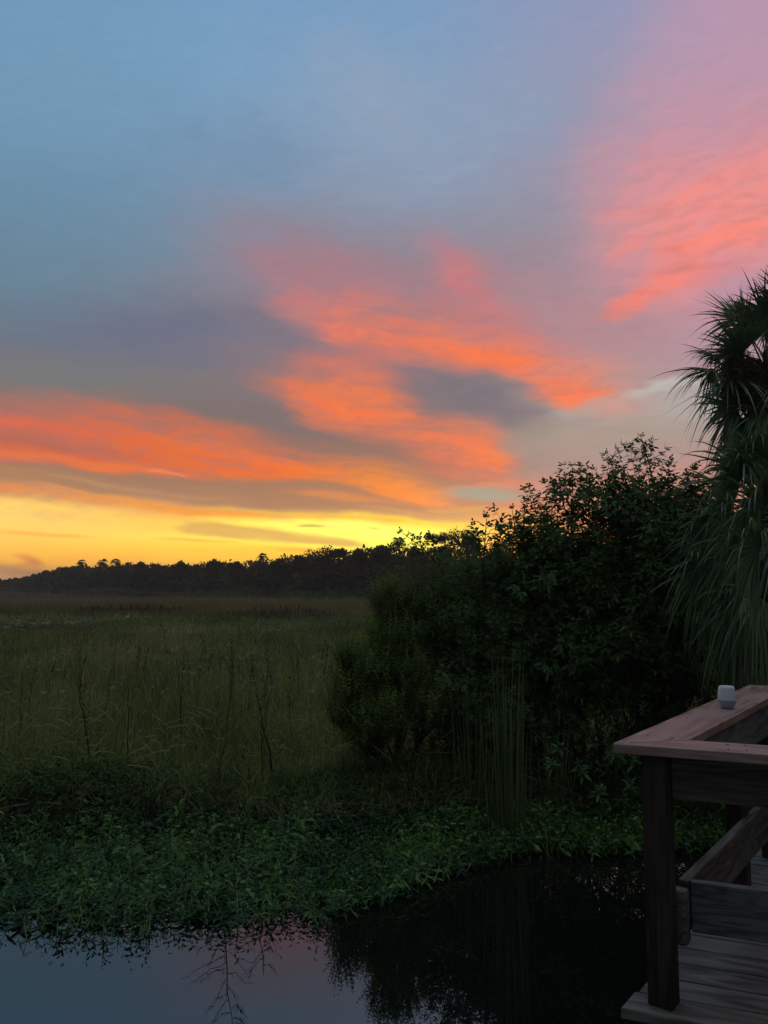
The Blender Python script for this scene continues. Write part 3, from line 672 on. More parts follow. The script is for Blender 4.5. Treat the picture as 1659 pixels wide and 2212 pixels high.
def far_tree(px, top, wpx, label, kind='round', D=None, name="broadleaf_tree", gap=0):
    if kind == 'palm': top -= 9; wpx *= 1.45
    elif kind == 'round': top -= 4
    D = (D or fdist(px) * .965); c = at_depth(px, top, D); hz = c[2]; w = wpx / 1660 * D
    e = empty(name, (c[0], D, .1)); T = Tubes(); B = Blades(); s = .24 * D / 110
    T.add(curve((c[0], D, .05), (c[0] + rng.normal(0, .1), D, hz * .72), 0, .06), np.linspace(.16, .07, 6) * (1 + w * .06), 6)
    if kind == 'palm':
        n = 17; el = rng.uniform(-.8, 1.3, n); an = rng.rand(n) * 6.28; top_c = np.array([c[0], D, hz - w * .30])
        for k in range(n):
            d = np.array([math.cos(an[k]) * math.cos(el[k]), math.sin(an[k]) * math.cos(el[k]), math.sin(el[k])])
            hub = top_c + d * w * .10
            m_ = 9; f = np.linspace(-.9, .9, m_); up = unit(np.cross(d, unit(np.cross(d, [0, 0, 1.0]))))
            sd = np.cross(d, up)
            dd = d[None] * np.cos(f)[:, None] + sd[None] * np.sin(f)[:, None]
            B.add(np.tile(hub, (m_, 1)), dd, np.cross(dd, up[None]), w * .50 * rng.uniform(.7, 1.15, m_), w * .045, .75, .3 + rng.normal(0, .1, m_))
        B.build("crown", M_FAR, LEAF3, e)
    else:
        lobes = []
        if kind == 'oak':
            m_ = 15
            for k in range(m_):
                a = rng.uniform(-1, 1); lobes.append((c[0] + a * w * .40, D + rng.normal(0, w * .2), hz - w * .10 - abs(a) * w * .12 - rng.rand() * w * .30, w * .16 * rng.uniform(.7, 1.3)))
            for lx, ly, lz, lr in lobes:
                T.add(curve((c[0], D, hz - w * .62), (lx, ly, lz), w * .03, w * .02, 5), np.linspace(.08, .025, 5) * (1 + w * .05), 4)
                cards(B, (lx, ly, lz), (lr * 1.35, lr * 1.3, lr * .8), 85, s * .75, rng.uniform(.3, .6), .05)
        else:
            h = hz * .55 if kind == 'round' else hz * .4
            for k in range(7):
                a = rng.uniform(-1, 1); r = w * rng.uniform(.20, .32)
                lobes.append((c[0] + a * w * .30, D + rng.normal(0, w * .12), hz - r * .8 - abs(a) ** 2 * w * (.22 if kind == 'round' else .12) - rng.rand() * h * .25, r))
            lobes.append((c[0], D, hz - w * .18, w * .2))
            for lx, ly, lz, lr in lobes:
                T.add(curve((c[0], D, hz * .45), (lx, ly, lz), .1, .05, 4), np.linspace(.06, .02, 4), 4)
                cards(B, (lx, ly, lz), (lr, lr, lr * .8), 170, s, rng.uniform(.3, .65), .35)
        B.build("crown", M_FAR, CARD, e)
    T.build("trunk", M_BARK, e)
    return tag(e, label, 'palm' if kind == 'palm' else 'tree', 'trees of the far tree line')
far_tree(60, 1250, 26, 'low rounded tree at the far left end of the tree line')
far_tree(100, 1238, 22, 'round topped tree just right of the low left end of the far wood')
far_tree(140, 1231, 34, 'small domed tree left of the first distant palm')
far_tree(178, 1215, 20, 'lone distant palm at the left, standing clear of the far wood', 'palm', name="cabbage_palm")
far_tree(222, 1213, 22, 'left palm of the close pair rising from the far wood', 'palm', name="cabbage_palm")
far_tree(250, 1213, 22, 'right palm of the close pair rising from the far wood', 'palm', name="cabbage_palm")
far_tree(305, 1219, 30, 'ragged small tree right of the pair of distant palms')
far_tree(345, 1224, 26, 'low bushy tree between the ragged tree and the wide pointed crown', 'dome')
far_tree(390, 1216, 34, 'distant tree with a wide pointed crown left of the big dark dome')
far_tree(460, 1210, 58, 'big dark domed tree in the middle of the left tree line', 'dome')
far_tree(512, 1219, 22, 'little pointed tree beside the big dark domed tree')
far_tree(568, 1201, 22, 'thin palm like tree poking up between dome and oak', 'palm', name="cabbage_palm")
far_tree(605, 1210, 36, 'low broad tree just left of the open crowned oak', 'dome')
far_tree(648, 1203, 44, 'rounded tree touching the left side of the open crowned oak')
far_tree(700, 1177, 72, 'spreading oak with an open airy crown against the yellow sky', 'oak', name="oak_tree")
far_tree(733, 1184, 30, 'small open crown leaning on the right of the spreading oak', 'oak', name="oak_tree")
far_tree(776, 1186, 46, 'dark ragged tree right of the spreading oak', 'dome')
far_tree(822, 1182, 48, 'broad ragged tree left of the tall shaggy palm')
far_tree(858, 1164, 32, 'shaggy palm standing against the brightest yellow sky', 'palm', name="cabbage_palm")
far_tree(898, 1186, 40, 'low dark tree between shaggy palm and the tall narrow tree')
far_tree(940, 1146, 46, 'tall narrow leaning tree with tufted top', 'oak', name="broadleaf_tree", D=82)
far_tree(996, 1136, 74, 'large round crowned tree with sky showing through, centre of picture', 'oak', name="oak_tree", D=78)
far_tree(970, 1172, 60, 'broad dark tree filling in behind the tall narrow tree', 'dome', D=84)
far_tree(1010, 1160, 62, 'dense tree standing under the large round airy crown', D=80)
far_tree(1075, 1176, 60, 'dark tree half hidden behind the large leaved sapling', D=76)
# low green scrub in front of the wood
B = Blades(); px = -380.0
while px < 1900:
    D = fdist(px) * rng.uniform(.72, .93)
    top = 1278 + 5 * math.sin(px * .021) + rng.uniform(-4, 9) - 7 * math.exp(-((px - 640) / 160) ** 2)
    c = at_depth(px, top, D); hz = max(c[2], .5); r = hz * rng.uniform(.7, 1.3)
    cards(B, (c[0], D, hz * .5), (r * 1.5, r, hz * .5), 190, .18 * D / 100, rng.uniform(.2, .9), .3)
    px += r / D * 1660 * .8
tag(B.build("low_scrub", M_SCRUB, CARD), 'low green scrub in a belt in front of the far wood', 'scrub', kind='stuff')

# ---------------------------------------------------------------- lotus-like pads catching the sky in the wet hollow at left
n = 110; B = Blades()
x = -15.6 + rng.normal(0, .95, n); y = 35 + rng.normal(0, 1.4, n); th = rng.rand(n) * 6.28
B.add(np.stack([x, y, .38 + .2 * rng.rand(n)], 1), np.stack([np.cos(th), np.sin(th), rng.normal(.05, .12, n)], 1), np.stack([-np.sin(th), np.cos(th), rng.normal(0, .12, n)], 1),
      rng.uniform(.12, .42, n), .16, .05, rng.uniform(.2, 1, n))
M_PAD = leaf_mat("lily_pad", [(0, (.08, .11, .05)), (1, (.20, .22, .10))], .18, .1, .35, 1)
tag(B.build("lily_pads", M_PAD, LEAF, None), 'patch of broad water lily leaves shining in the wet hollow at left', 'water lilies', kind='stuff')
# ---------------------------------------------------------------- white egret standing in the grass
def lathe_path(T, pts, rad, sides=10): T.add(pts, rad, sides)
ex, ey, ez = at_depth(276, 1324, 44)
eg = empty("egret", (ex, ey, float(ez) - .62))
M_WHITE = plain_mat("white_feather", (.75, .75, .74), (.85, .85, .84), .7, 12, (1, 1, 1), .2)
M_BILL = plain_mat("yellow_bill", (.45, .30, .06), (.5, .35, .08), .5, 12)
T = Tubes(); b0 = np.array([ex, ey, ez - .62])
body = [(-.26, .30), (-.20, .33), (-.10, .37), (.0, .40), (.07, .42), (.10, .46), (.075, .52), (.05, .57), (.075, .61), (.11, .62), (.135, .615)]
brad = [.008, .035, .072, .078, .055, .034, .024, .020, .024, .026, .012]
T.add([b0 + [a, 0, z] for a, z in body], brad, 12); T.build("body", M_WHITE, eg)
T = Tubes(); T.add([b0 + [.13, 0, .615], b0 + [.17, 0, .608], b0 + [.215, 0, .60]], [.011, .007, .002], 6); T.build("bill", M_BILL, eg)
for sd_ in (-1, 1):
    T = Tubes(); T.add([b0 + [-.02, sd_ * .03, .34], b0 + [-.035, sd_ * .03, .18], b0 + [-.01, sd_ * .03, .0], b0 + [.05, sd_ * .035, -.005]], [.016, .008, .007, .004], 6); T.build("leg", M_BLACKSTEM, eg)
tag(eg, 'tiny white egret standing in the far marsh grass at left', 'bird')
# ---------------------------------------------------------------- single stalks and reeds in the grass
def stalk(name, pts_px, Y, r, mat, label, cat='plant stalk', group=None, twigs=0, tw=.1):
    P = [at_depth(a, b, Y + (c if len(q) > 2 else 0)) for q in pts_px for a, b, c in [(q[0], q[1], q[2] if len(q) > 2 else 0)]]
    base = P[0].copy(); g = float(ground_z(np.array(base[0]), np.array(base[1])))
    if base[2] > g: P = [np.array([base[0], base[1], g])] + P
    P = np.array(P); T = Tubes()
    t = np.linspace(0, 1, 12); s = np.linspace(0, 1, len(P)); C = np.stack([np.interp(t, s, P[:, k]) for k in range(3)], 1)
    C[1:-1] += rng.normal(0, .006, (10, 3))
    T.add(C, np.linspace(r, r * .35, 12), 5)
    for k in range(twigs):
        i = rng.randint(5, 12); th = rng.rand() * 6.28; d = np.array([math.cos(th), math.sin(th), .9]) * tw * rng.uniform(.5, 1.2)
        T.add(curve(C[i], C[i] + d, .01), [r * .4, r * .35, r * .3, r * .28, r * .25, r * .2], 4)
    o = T.build(name, mat); 
    return tag(o, label, cat, group)
stalk("dead_stalk", [(587, 1650), (573, 1590), (563, 1545), (555, 1501)], 8.1, .014, M_BLACKSTEM, 'thick charred black stalk leaning in the grass left of centre', 'dead stalk', None, 3, .12)
stalk("dead_stalk", [(566, 1600), (563, 1520)], 8.15, .009, M_BLACKSTEM, 'short black stalk crossing behind the thick charred one', 'dead stalk')
stalk("dead_stalk", [(194, 1618), (180, 1540), (170, 1500), (165, 1470)], 8.3, .009, M_BLACKSTEM, 'thin dark leaning stalk in the grass at far left', 'dead stalk')
stalk("dead_stalk", [(276, 1644), (278, 1560), (278, 1485)], 8.2, .008, M_BLACKSTEM, 'thin dark upright stalk right of the leaning one at left', 'dead stalk')
stalk("dead_stalk", [(391, 1565), (387, 1500), (381, 1426)], 9.5, .008, M_BLACKSTEM, 'tall thin dark stalk in the mid grass between upright and charred stalks', 'dead stalk')
stalk("broken_reed", [(385, 1779), (410, 1765), (436.5, 1753), (437, 1768), (436, 1800)], 7.0, .010, M_DRY, 'pale broken reed bent in a sharp angle over the floating weeds', 'dry reed')
stalk("dry_reed", [(-20, 1752), (30, 1742), (64, 1733)], 7.0, .009, M_DRY, 'pale dry reed lying level at the left edge of the bank', 'dry reed')
stalk("dry_reed", [(95, 1750), (115, 1738), (133, 1735)], 6.9, .008, M_DRY, 'short pale curved reed right of the level one at left', 'dry reed')
stalk("dry_reed", [(452, 1640), (470, 1688), (500, 1735)], 7.9, .007, M_DRY, 'dry reed slanting down toward the bank near the weeping grass', 'dry reed')
for k in range(44):
    Y = rng.uniform(9, 20); px = rng.uniform(-20, 700) if k < 34 else rng.uniform(400, 760); g = at_depth(px, 1400, Y)
    z = rng.uniform(.85, 1.4)
    e = empty("weed_stalk", (g[0], Y, .1)); T = Tubes(); B = Blades()
    tipp = np.array([g[0] + rng.normal(0, .1), Y + rng.normal(0, .1), z]); C = curve((g[0], Y, .1), tipp, 0, .012, 7); T.add(C, np.linspace(.005, .002, 7), 4)
    n = 70; t = rng.uniform(.35, 1, n); th = rng.rand(n) * 6.28
    P = np.stack([np.interp(t, np.linspace(0, 1, 7), C[:, j]) for j in range(3)], 1)
    B.add(P, np.stack([np.cos(th), np.sin(th), rng.uniform(.3, 1.2, n)], 1), np.stack([-np.sin(th), np.cos(th), np.zeros(n)], 1), rng.uniform(.05, .11, n), .022, .3, rng.uniform(.1, .7, n))
    T.build("stem", M_TWIG, e); B.build("leaves", M_RUST if k % 3 == 0 else M_GROUND, LEAF3, e)
    tag(e, 'slender brown green weed stalk standing up out of the marsh grass', 'weed', 'weed stalks in the marsh grass')
# feathery dog fennel whose reflection stands in the water
def dog_fennel(px, Y, top, lean, label, nb=22):
    x = gpos(px, Y); g = float(ground_z(np.array(x), np.array(Y))); e = empty("dog_fennel", (x, Y, g)); T = Tubes(); B = Blades()
    C = curve((x, Y, g), (x + lean, Y - .1, top), 0, .012, 10); T.add(C, np.linspace(.011, .003, 10), 5)
    for k in range(nb):
        t = .28 + .7 * k / nb; p = np.array([np.interp(t, np.linspace(0, 1, 10), C[:, j]) for j in range(3)])
        th = rng.rand() * 6.28; Lb = .55 * (1 - t) + .14
        q = p + np.array([math.cos(th), math.sin(th) * .6, .55]) * Lb * rng.uniform(.7, 1.1)
        b = curve(p, q, -.03, .006, 6); T.add(b, np.linspace(.0035, .0012, 6), 4)
        n = 12; tt = rng.uniform(.2, 1, n); P = np.stack([np.interp(tt, np.linspace(0, 1, 6), b[:, j]) for j in range(3)], 1)
        d = unit(q - p)[None] + rng.normal(0, .5, (n, 3))
        B.add(P, d, rng.normal(0, 1, (n, 3)), rng.uniform(.05, .13, n), .0045, .1, rng.uniform(.2, .8, n))
    T.build("stem", M_REED, e); B.build("leaves", M_GROUND, GRASS3, e); return tag(e, label, 'weed')
dog_fennel(478, 7.65, 1.95, .22, 'feathery branching dog fennel rising at the bank left of centre', 26)
dog_fennel(575, 7.9, 1.5, .05, 'shorter feathery dog fennel close behind the charred stalk', 16)
# reed clump
def reeds(px, Y, n, H, spread, label, rx=.10, group=None):
    x = gpos(px, Y); g = max(float(ground_z(np.array(x), np.array(Y))), 0); e = empty("reed_clump", (x, Y, g)); B = Blades()
    ox = rng.normal(0, rx, n); oy = rng.normal(0, rx * .8, n)
    d = np.stack([ox * spread + rng.normal(0, .035, n), oy * spread + rng.normal(0, .03, n), np.ones(n)], 1); th = rng.rand(n) * 3.14
    B.add(np.stack([x + ox, Y + oy, np.full(n, g - .03)], 1), d, np.stack([np.cos(th), np.sin(th), np.zeros(n)], 1), H * rng.uniform(.55, 1.05, n), .013, rng.uniform(0, .12, n), rng.uniform(.1, .95, n))
    m_ = n // 5; th = rng.rand(m_) * 6.28                       # a few broken and arching ones
    B.add(np.stack([x + rng.normal(0, rx, m_), Y + rng.normal(0, rx, m_), np.full(m_, g)], 1), np.stack([np.cos(th) * .5, np.sin(th) * .5, np.ones(m_)], 1), np.stack([-np.sin(th), np.cos(th), np.zeros(m_)], 1),
          H * rng.uniform(.3, .6, m_), .012, rng.uniform(.4, 1.3, m_), rng.uniform(.2, 1.1, m_))
    B.build("blades", M_REED, GRASS, e); return tag(e, label, 'reeds', group)
reeds(1086, 6.95, 80, 1.82, .30, 'tall upright green reed clump standing at the water edge', .07)
reeds(1020, 7.8, 26, 1.5, .5, 'sparse thin reeds just behind and left of the tall clump', .12)
reeds(1190, 7.6, 30, .85, .9, 'short brown hanging reed stems in the shade right of the tall clump', .08)

# ---------------------------------------------------------------- shrubs
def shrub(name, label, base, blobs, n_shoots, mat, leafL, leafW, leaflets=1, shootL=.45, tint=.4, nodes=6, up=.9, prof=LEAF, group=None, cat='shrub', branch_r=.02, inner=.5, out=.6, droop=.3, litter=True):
    """stems from the base fan out to every mass of the crown; leafy shoots fill each mass and stick out of it"""
    base = np.asarray(base, float); e = empty(name, base); T = Tubes(); B = Blades()
    tot = sum(b[3] * b[4] * b[5] for b in blobs) ** 1.0
    for (cx, cy, cz, rx, ry, rz) in blobs:
        c = np.array([cx, cy, cz]); r = np.array([rx, ry, rz])
        k = max(6, int(n_shoots * (rx * ry * rz) / tot))
        st = base + rng.normal(0, .08, 3) * [1, 1, 0]
        mid = (st + c) / 2 + np.array([(cx - st[0]) * .1, 0, -.05])
        q = np.linspace(0, 1, 8)[:, None]; C = (1 - q) ** 2 * st + 2 * q * (1 - q) * mid + q * q * c
        C[1:-1] += rng.normal(0, .02, (6, 3)); T.add(C, np.linspace(branch_r, branch_r * .45, 8), 5)
        v = unit(rng.normal(0, 1, (k, 3))); rad = (inner + (1 - inner) * rng.rand(k)) ** .6
        p = c + v * r * rad[:, None] * .85
        d = unit(v * out + np.array([0, 0, up]) + rng.normal(0, .25, (k, 3)))
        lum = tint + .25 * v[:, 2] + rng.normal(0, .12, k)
        L = shootL * rng.uniform(.5, 1.15, k)
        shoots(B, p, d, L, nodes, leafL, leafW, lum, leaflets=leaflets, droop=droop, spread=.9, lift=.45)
        m_ = min(k, 60)
        for i in rng.choice(k, m_, replace=False):
            j = rng.randint(3, 8); T.add(curve(C[j], p[i], .03, .01, 5), np.linspace(branch_r * .35, branch_r * .12, 5), 3)
            T.add(np.array([p[i], p[i] + d[i] * L[i] * .5, p[i] + d[i] * L[i]]), [branch_r * .14, branch_r * .12, branch_r * .07], 3)
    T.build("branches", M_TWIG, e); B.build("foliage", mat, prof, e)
    return tag(e, label, cat, group)
def G(px, py, Y): return at_depth(px, py, Y)
def bl(px, py, Y, rx, ry, rz): c = at_depth(px, py, Y); s = Y / 1660; return (c[0], Y, c[2], rx * s, ry, rz * s)
def bs(px, Y): x = gpos(px, Y); return (x, Y, float(ground_z(np.array(x), np.array(Y))))
# groundsel bush, bright upright shoots on top
shrub("groundsel_bush", 'bushy groundsel with upright yellow green shoots, left of the dark thicket', bs(850, 8.6),
      [bl(825, 1305, 8.58, 30, .35, 42), bl(868, 1300, 8.66, 34, .35, 44), bl(898, 1330, 8.74, 26, .3, 36), bl(850, 1390, 8.58, 62, .55, 62), bl(800, 1450, 8.42, 62, .6, 66), bl(880, 1470, 8.50, 70, .6, 76),
       bl(745, 1430, 8.27, 26, .35, 40), bl(750, 1500, 8.19, 42, .4, 52), bl(820, 1560, 8.11, 80, .5, 62), bl(735, 1545, 8.2, 34, .4, 40), bl(790, 1600, 8.1, 60, .4, 40), bl(930, 1540, 8.2, 60, .4, 60)], 3500, M_GROUND, .052, .017, 1, .27, .5, 7, 1.2, LEAF3, None, 'shrub', .016, .3, .35)
# dark thicket: the shrub with the tall sprays
shrub("leafy_shrub", 'dark shrub with the leafy sprays highest at centre right, against orange sky', bs(1230, 8.7),
      [bl(1235, 1077, 8.65, 32, .35, 34), bl(1180, 1132, 8.74, 34, .35, 40), bl(1130, 1162, 8.74, 28, .3, 32), bl(1290, 1112, 8.65, 50, .4, 60), bl(1210, 1192, 8.65, 95, .6, 60), bl(1180, 1293, 8.55, 110, .7, 90), bl(1280, 1303, 8.46, 100, .7, 110), bl(1230, 1433, 8.37, 130, .7, 110)],
      680, M_SHRUB, .096, .037, 3, .36, .5, 6, .85, LEAF, None, 'shrub', .024, .4, .5)
shrub("leafy_shrub", 'dark shrub whose top sprays reach up beside the palm', bs(1420, 8.4),
      [bl(1345, 1077, 8.27, 26, .3, 24), bl(1395, 1067, 8.27, 32, .35, 34), bl(1445, 1072, 8.27, 30, .35, 36), bl(1330, 1132, 8.27, 36, .35, 40), bl(1410, 1142, 8.27, 64, .5, 56), bl(1490, 1132, 8.46, 60, .5, 60), bl(1400, 1202, 8.18, 95, .6, 90), bl(1480, 1222, 8.37, 80, .6, 120), bl(1400, 1315, 8.08, 100, .7, 110), bl(1400, 1445, 7.99, 110, .6, 100)],
      860, M_SHRUB, .094, .033, 3, .36, .48, 6, .8, LEAF, None, 'shrub', .026, .4, .5)
shrub("leafy_shrub", 'low dark shrub with thin arching twigs, right of the groundsel', bs(1010, 8.8),
      [bl(960, 1290, 8.93, 60, .45, 60), bl(1040, 1270, 8.93, 70, .5, 60), bl(930, 1380, 8.74, 55, .45, 70), bl(1020, 1390, 8.65, 100, .6, 90), bl(1100, 1250, 8.84, 60, .5, 60), bl(1100, 1400, 8.46, 100, .6, 90), bl(960, 1510, 8.46, 90, .5, 70), bl(1080, 1530, 8.27, 110, .5, 80)],
      1250, M_SHRUB, .058, .020, 3, .30, .55, 6, .6, LEAF3, None, 'shrub', .018, .45, .5)
# saplings
def sapling(name, label, stem_px, Y, side, leafL, leafW, mat=M_BROAD, r=.012, leaflets=5, dens=1.0):
    P = np.array([at_depth(a, b, Y) for a, b in stem_px]); x, y, _ = P[0]; g = float(ground_z(np.array(x), np.array(y)))
    e = empty(name, (x, y, g)); T = Tubes(); B = Blades(); P = np.vstack([[x, y, g], P])
    t = np.linspace(0, 1, 14); s = np.linspace(0, 1, len(P)); C = np.stack([np.interp(t, s, P[:, k]) for k in range(3)], 1)
    T.add(C, np.linspace(r, r * .3, 14), 5)
    for a, b, L in side:       # side shoots: (px, py) tips
        tip = at_depth(a, b, Y + rng.normal(0, .12)); j = int(np.argmin(np.linalg.norm(C - tip, axis=1) + 2.0 * (C[:, 2] > tip[2] - .1)))
        T.add(curve(C[j], tip, .04, .01, 6), np.linspace(r * .4, r * .15, 6), 4)
        d = unit(tip - C[j]); k = max(1, int(L / .07 * dens))
        shoots(B, [tip - d * L], [d * 1.0 + [0, 0, .15]], L, k, leafL, leafW, .4, leaflets=leaflets, spread=1.0, lift=.5, droop=.3)
    d = unit(C[-1] - C[-4]); shoots(B, [C[-1] - d * .42], [d], .42, max(3, int(5 * dens)), leafL * 1.05, leafW, .4, leaflets=leaflets, spread=1.0, lift=.5, droop=.3)
    T.build("stem", M_TWIG, e); B.build("foliage", mat, LEAF, e); return tag(e, label, 'sapling')
sapling("sapling", 'slender sapling with large divided leaves rising over the tree line', [(1040, 1260), (1046, 1190), (1051, 1120)], 8.2,
        [(1020, 1140, .22), (1075, 1150, .2), (1095, 1170, .25), (1010, 1165, .2), (1085, 1135, .15), (1030, 1190, .15), (1065, 1200, .15)], .10, .040)
sapling("sapling", 'thin arching sapling with sparse leaves in front of the yellow sky', [(985, 1300), (955, 1230), (915, 1185), (868, 1150)], 8.8,
        [(925, 1160, .2), (895, 1160, .15), (940, 1180, .2), (900, 1185, .15), (955, 1195, .15)], .075, .03)
sapling("sapling", 'tall leafy shoot at the left edge of the high sprays', [(1130, 1250), (1118, 1170), (1106, 1100)], 9.0,
        [(1135, 1110, .25), (1128, 1135, .2), (1150, 1140, .25), (1108, 1150, .2)], .078, .03)
sapling("sapling", 'highest leafy shoot over the centre right shrub', [(1240, 1180), (1238, 1080), (1236, 1008)], 9.15,
        [(1215, 1020, .3), (1262, 1018, .3), (1280, 1040, .3), (1195, 1050, .3), (1265, 1070, .3), (1175, 1045, .3), (1168, 1075, .3)], .075, .03)
sapling("sapling", 'leafy shoot leaning left at the top of the shrub beside the palm', [(1375, 1120), (1350, 1030), (1310, 982)], 8.75,
        [(1345, 965, .3), (1325, 1010, .3), (1375, 960, .3), (1330, 1040, .25), (1362, 1000, .2)], .078, .028)
sapling("sapling", 'topmost leafy shoot of the shrub touching the palm fronds', [(1420, 1100), (1405, 1010), (1385, 945)], 8.7,
        [(1415, 955, .3), (1440, 975, .3), (1375, 985, .3), (1450, 1000, .3), (1365, 965, .2)], .078, .028)
# understorey
shrub("understorey_bush", 'dark bush low on the bank behind the tall reed clump', bs(1120, 8.3),
      [bl(1060, 1600, 8.3, 90, .4, 80), bl(1170, 1590, 8.2, 90, .45, 90), bl(1120, 1500, 8.5, 130, .5, 90), bl(950, 1620, 8.5, 70, .35, 60)], 650, M_SHRUB, .075, .026, 1, .28, .35, 6, .5, LEAF3, None, 'shrub', .014)
shrub("understorey_bush", 'dark bush on the bank behind the corner of the railing', bs(1330, 8.0),
      [bl(1290, 1590, 8.0, 90, .45, 80), bl(1400, 1550, 7.9, 90, .45, 110), bl(1350, 1680, 7.9, 110, .4, 70), bl(1500, 1560, 8.0, 90, .5, 120), bl(1230, 1670, 8.0, 60, .3, 60), bl(1340, 1450, 8.2, 160, .6, 90), bl(1530, 1420, 8.3, 100, .6, 120)], 760, M_SHRUB, .085, .03, 1, .28, .3, 6, .5, LEAF3, None, 'shrub', .016)
for px, py, Y, lab in ((1330, 1635, 7.35, 'bright green whorled seedling left below the railing corner'), (1255, 1640, 7.4, 'bright green seedling between the reeds and the railing corner'),
                       (1300, 1712, 7.2, 'small whorled seedling nearest the water under the railing corner'), (1195, 1560, 7.9, 'pale green leafy plant right of the tall reeds'),
                       (1420, 1530, 7.7, 'green leafy plant just above the railing corner'), (1270, 1535, 7.8, 'green leafy plant above the seedling beside the reeds')):
    c = at_depth(px, py, Y); x, y, z = c; g = float(ground_z(np.array(x), np.array(y))); e = empty("seedling", (x, y, g)); T = Tubes(); B = Blades()
    for k in range(5):
        p = c + rng.normal(0, .10, 3) * [1.2, .5, .9]; T.add(curve((x, y, g), p, .02, .01, 5), np.linspace(.008, .003, 5), 4)
        shoots(B, [p - [0, 0, .05]], [[rng.normal(0, .3), -.5, 1]], .11, 3, .11, .030, .5, per=4, spread=1.1, lift=.3, droop=.3)
    T.build("stem", M_TWIG, e); B.build("leaves", M_BROAD, LEAF, e); tag(e, lab, 'seedling')
# darker trees standing behind the thicket, closing the view at right
for px, Y, top, w, lab in ((1080, 17, 1215, 130, 'dark rounded bush behind the low twiggy shrub'), (1290, 16, 1195, 150, 'dense dark tree behind the high leafy sprays'),
                           (1560, 14, 1110, 130, 'dark tree filling the gap behind the palms'), (1735, 13, 930, 140, 'tall dark tree behind the palms at the right edge'), (940, 22, 1262, 90, 'small dark bush behind the groundsel')):
    s = Y / 1660
    shrub("background_tree", lab, bs(px, Y), [bl(px + dx * w, top + w * .35 + dy * w, Y + rng.normal(0, .3), w * .42, w * .35 * s, w * .36) for dx, dy in ((-.45, .3), (.45, .25), (0, .0), (-.3, .9), (.35, .95), (0, 1.5))],
          520, M_SHRUB, .12, .05, 1, .5, .3, 6, .6, LEAF3, None, 'tree', .05, .4, .5)
# ---------------------------------------------------------------- cabbage palms
def frond(parent, hub0, d, pet, R_, mat, n=40, arc=2.3, droop=.6, tint=.45, twist=None, width=.034, name="frond", fold=.35):
    """costapalmate fan: petiole from the crown, then segments fused near the hub and free at their tips"""
    d = unit(np.asarray(d, float)); hub0 = np.asarray(hub0, float)
    hub = hub0 + d * pet; hub[2] -= .12 * pet * (1 - abs(d[2]))
    sd = unit(np.cross(d, [0, 0, 1.0]) + rng.normal(0, .12, 3)); up = unit(np.cross(sd, d))
    if twist: sd, up = sd * math.cos(twist) + up * math.sin(twist), up * math.cos(twist) - sd * math.sin(twist)
    f = np.linspace(-arc, arc, n) + rng.normal(0, .02, n)
    dd = unit(d[None] * np.cos(f)[:, None] + sd[None] * np.sin(f)[:, None] + up[None] * (-fold * np.abs(np.sin(f / 2)) + .08)[:, None])
    side = unit(np.cross(up[None], dd) + up[None] * .35 * np.where(np.arange(n) % 2, 1, -1)[:, None])
    L = R_ * (.72 + .28 * np.cos(f * .62)) * rng.uniform(.9, 1.08, n)
    bases = hub[None] + d[None] * (.12 * R_ * np.cos(f))[:, None] * 0
    prof = [(0, .10), (.2, .9), (.4, 1.0), (.55, .7), (.7, .5), (.85, .28), (1, .04)]
    w = width * R_ / .7 * 1.15 * (2 * arc / n) / .115
    b = Blades(); b.pw = 2.5; b.add(bases, dd, side, L * rng.uniform(.8, 1.15, n), w * .85, droop * rng.uniform(.3, 2.0, n), tint + rng.normal(0, .18, n)); V, F, TT = b.arrays(prof)
    # thin split threads at the tips
    t = Tubes(); t.add(curve(hub0, hub, .02, 0, 5), [.014, .012, .011, .010, .009], 5, .3)
    V2 = np.concatenate(t.V); F2 = np.concatenate(t.F) + len(V)
    return mesh_obj(name, np.vstack([V, V2]), [F, F2], mat, parent, np.concatenate([TT, np.concatenate(t.T)]))
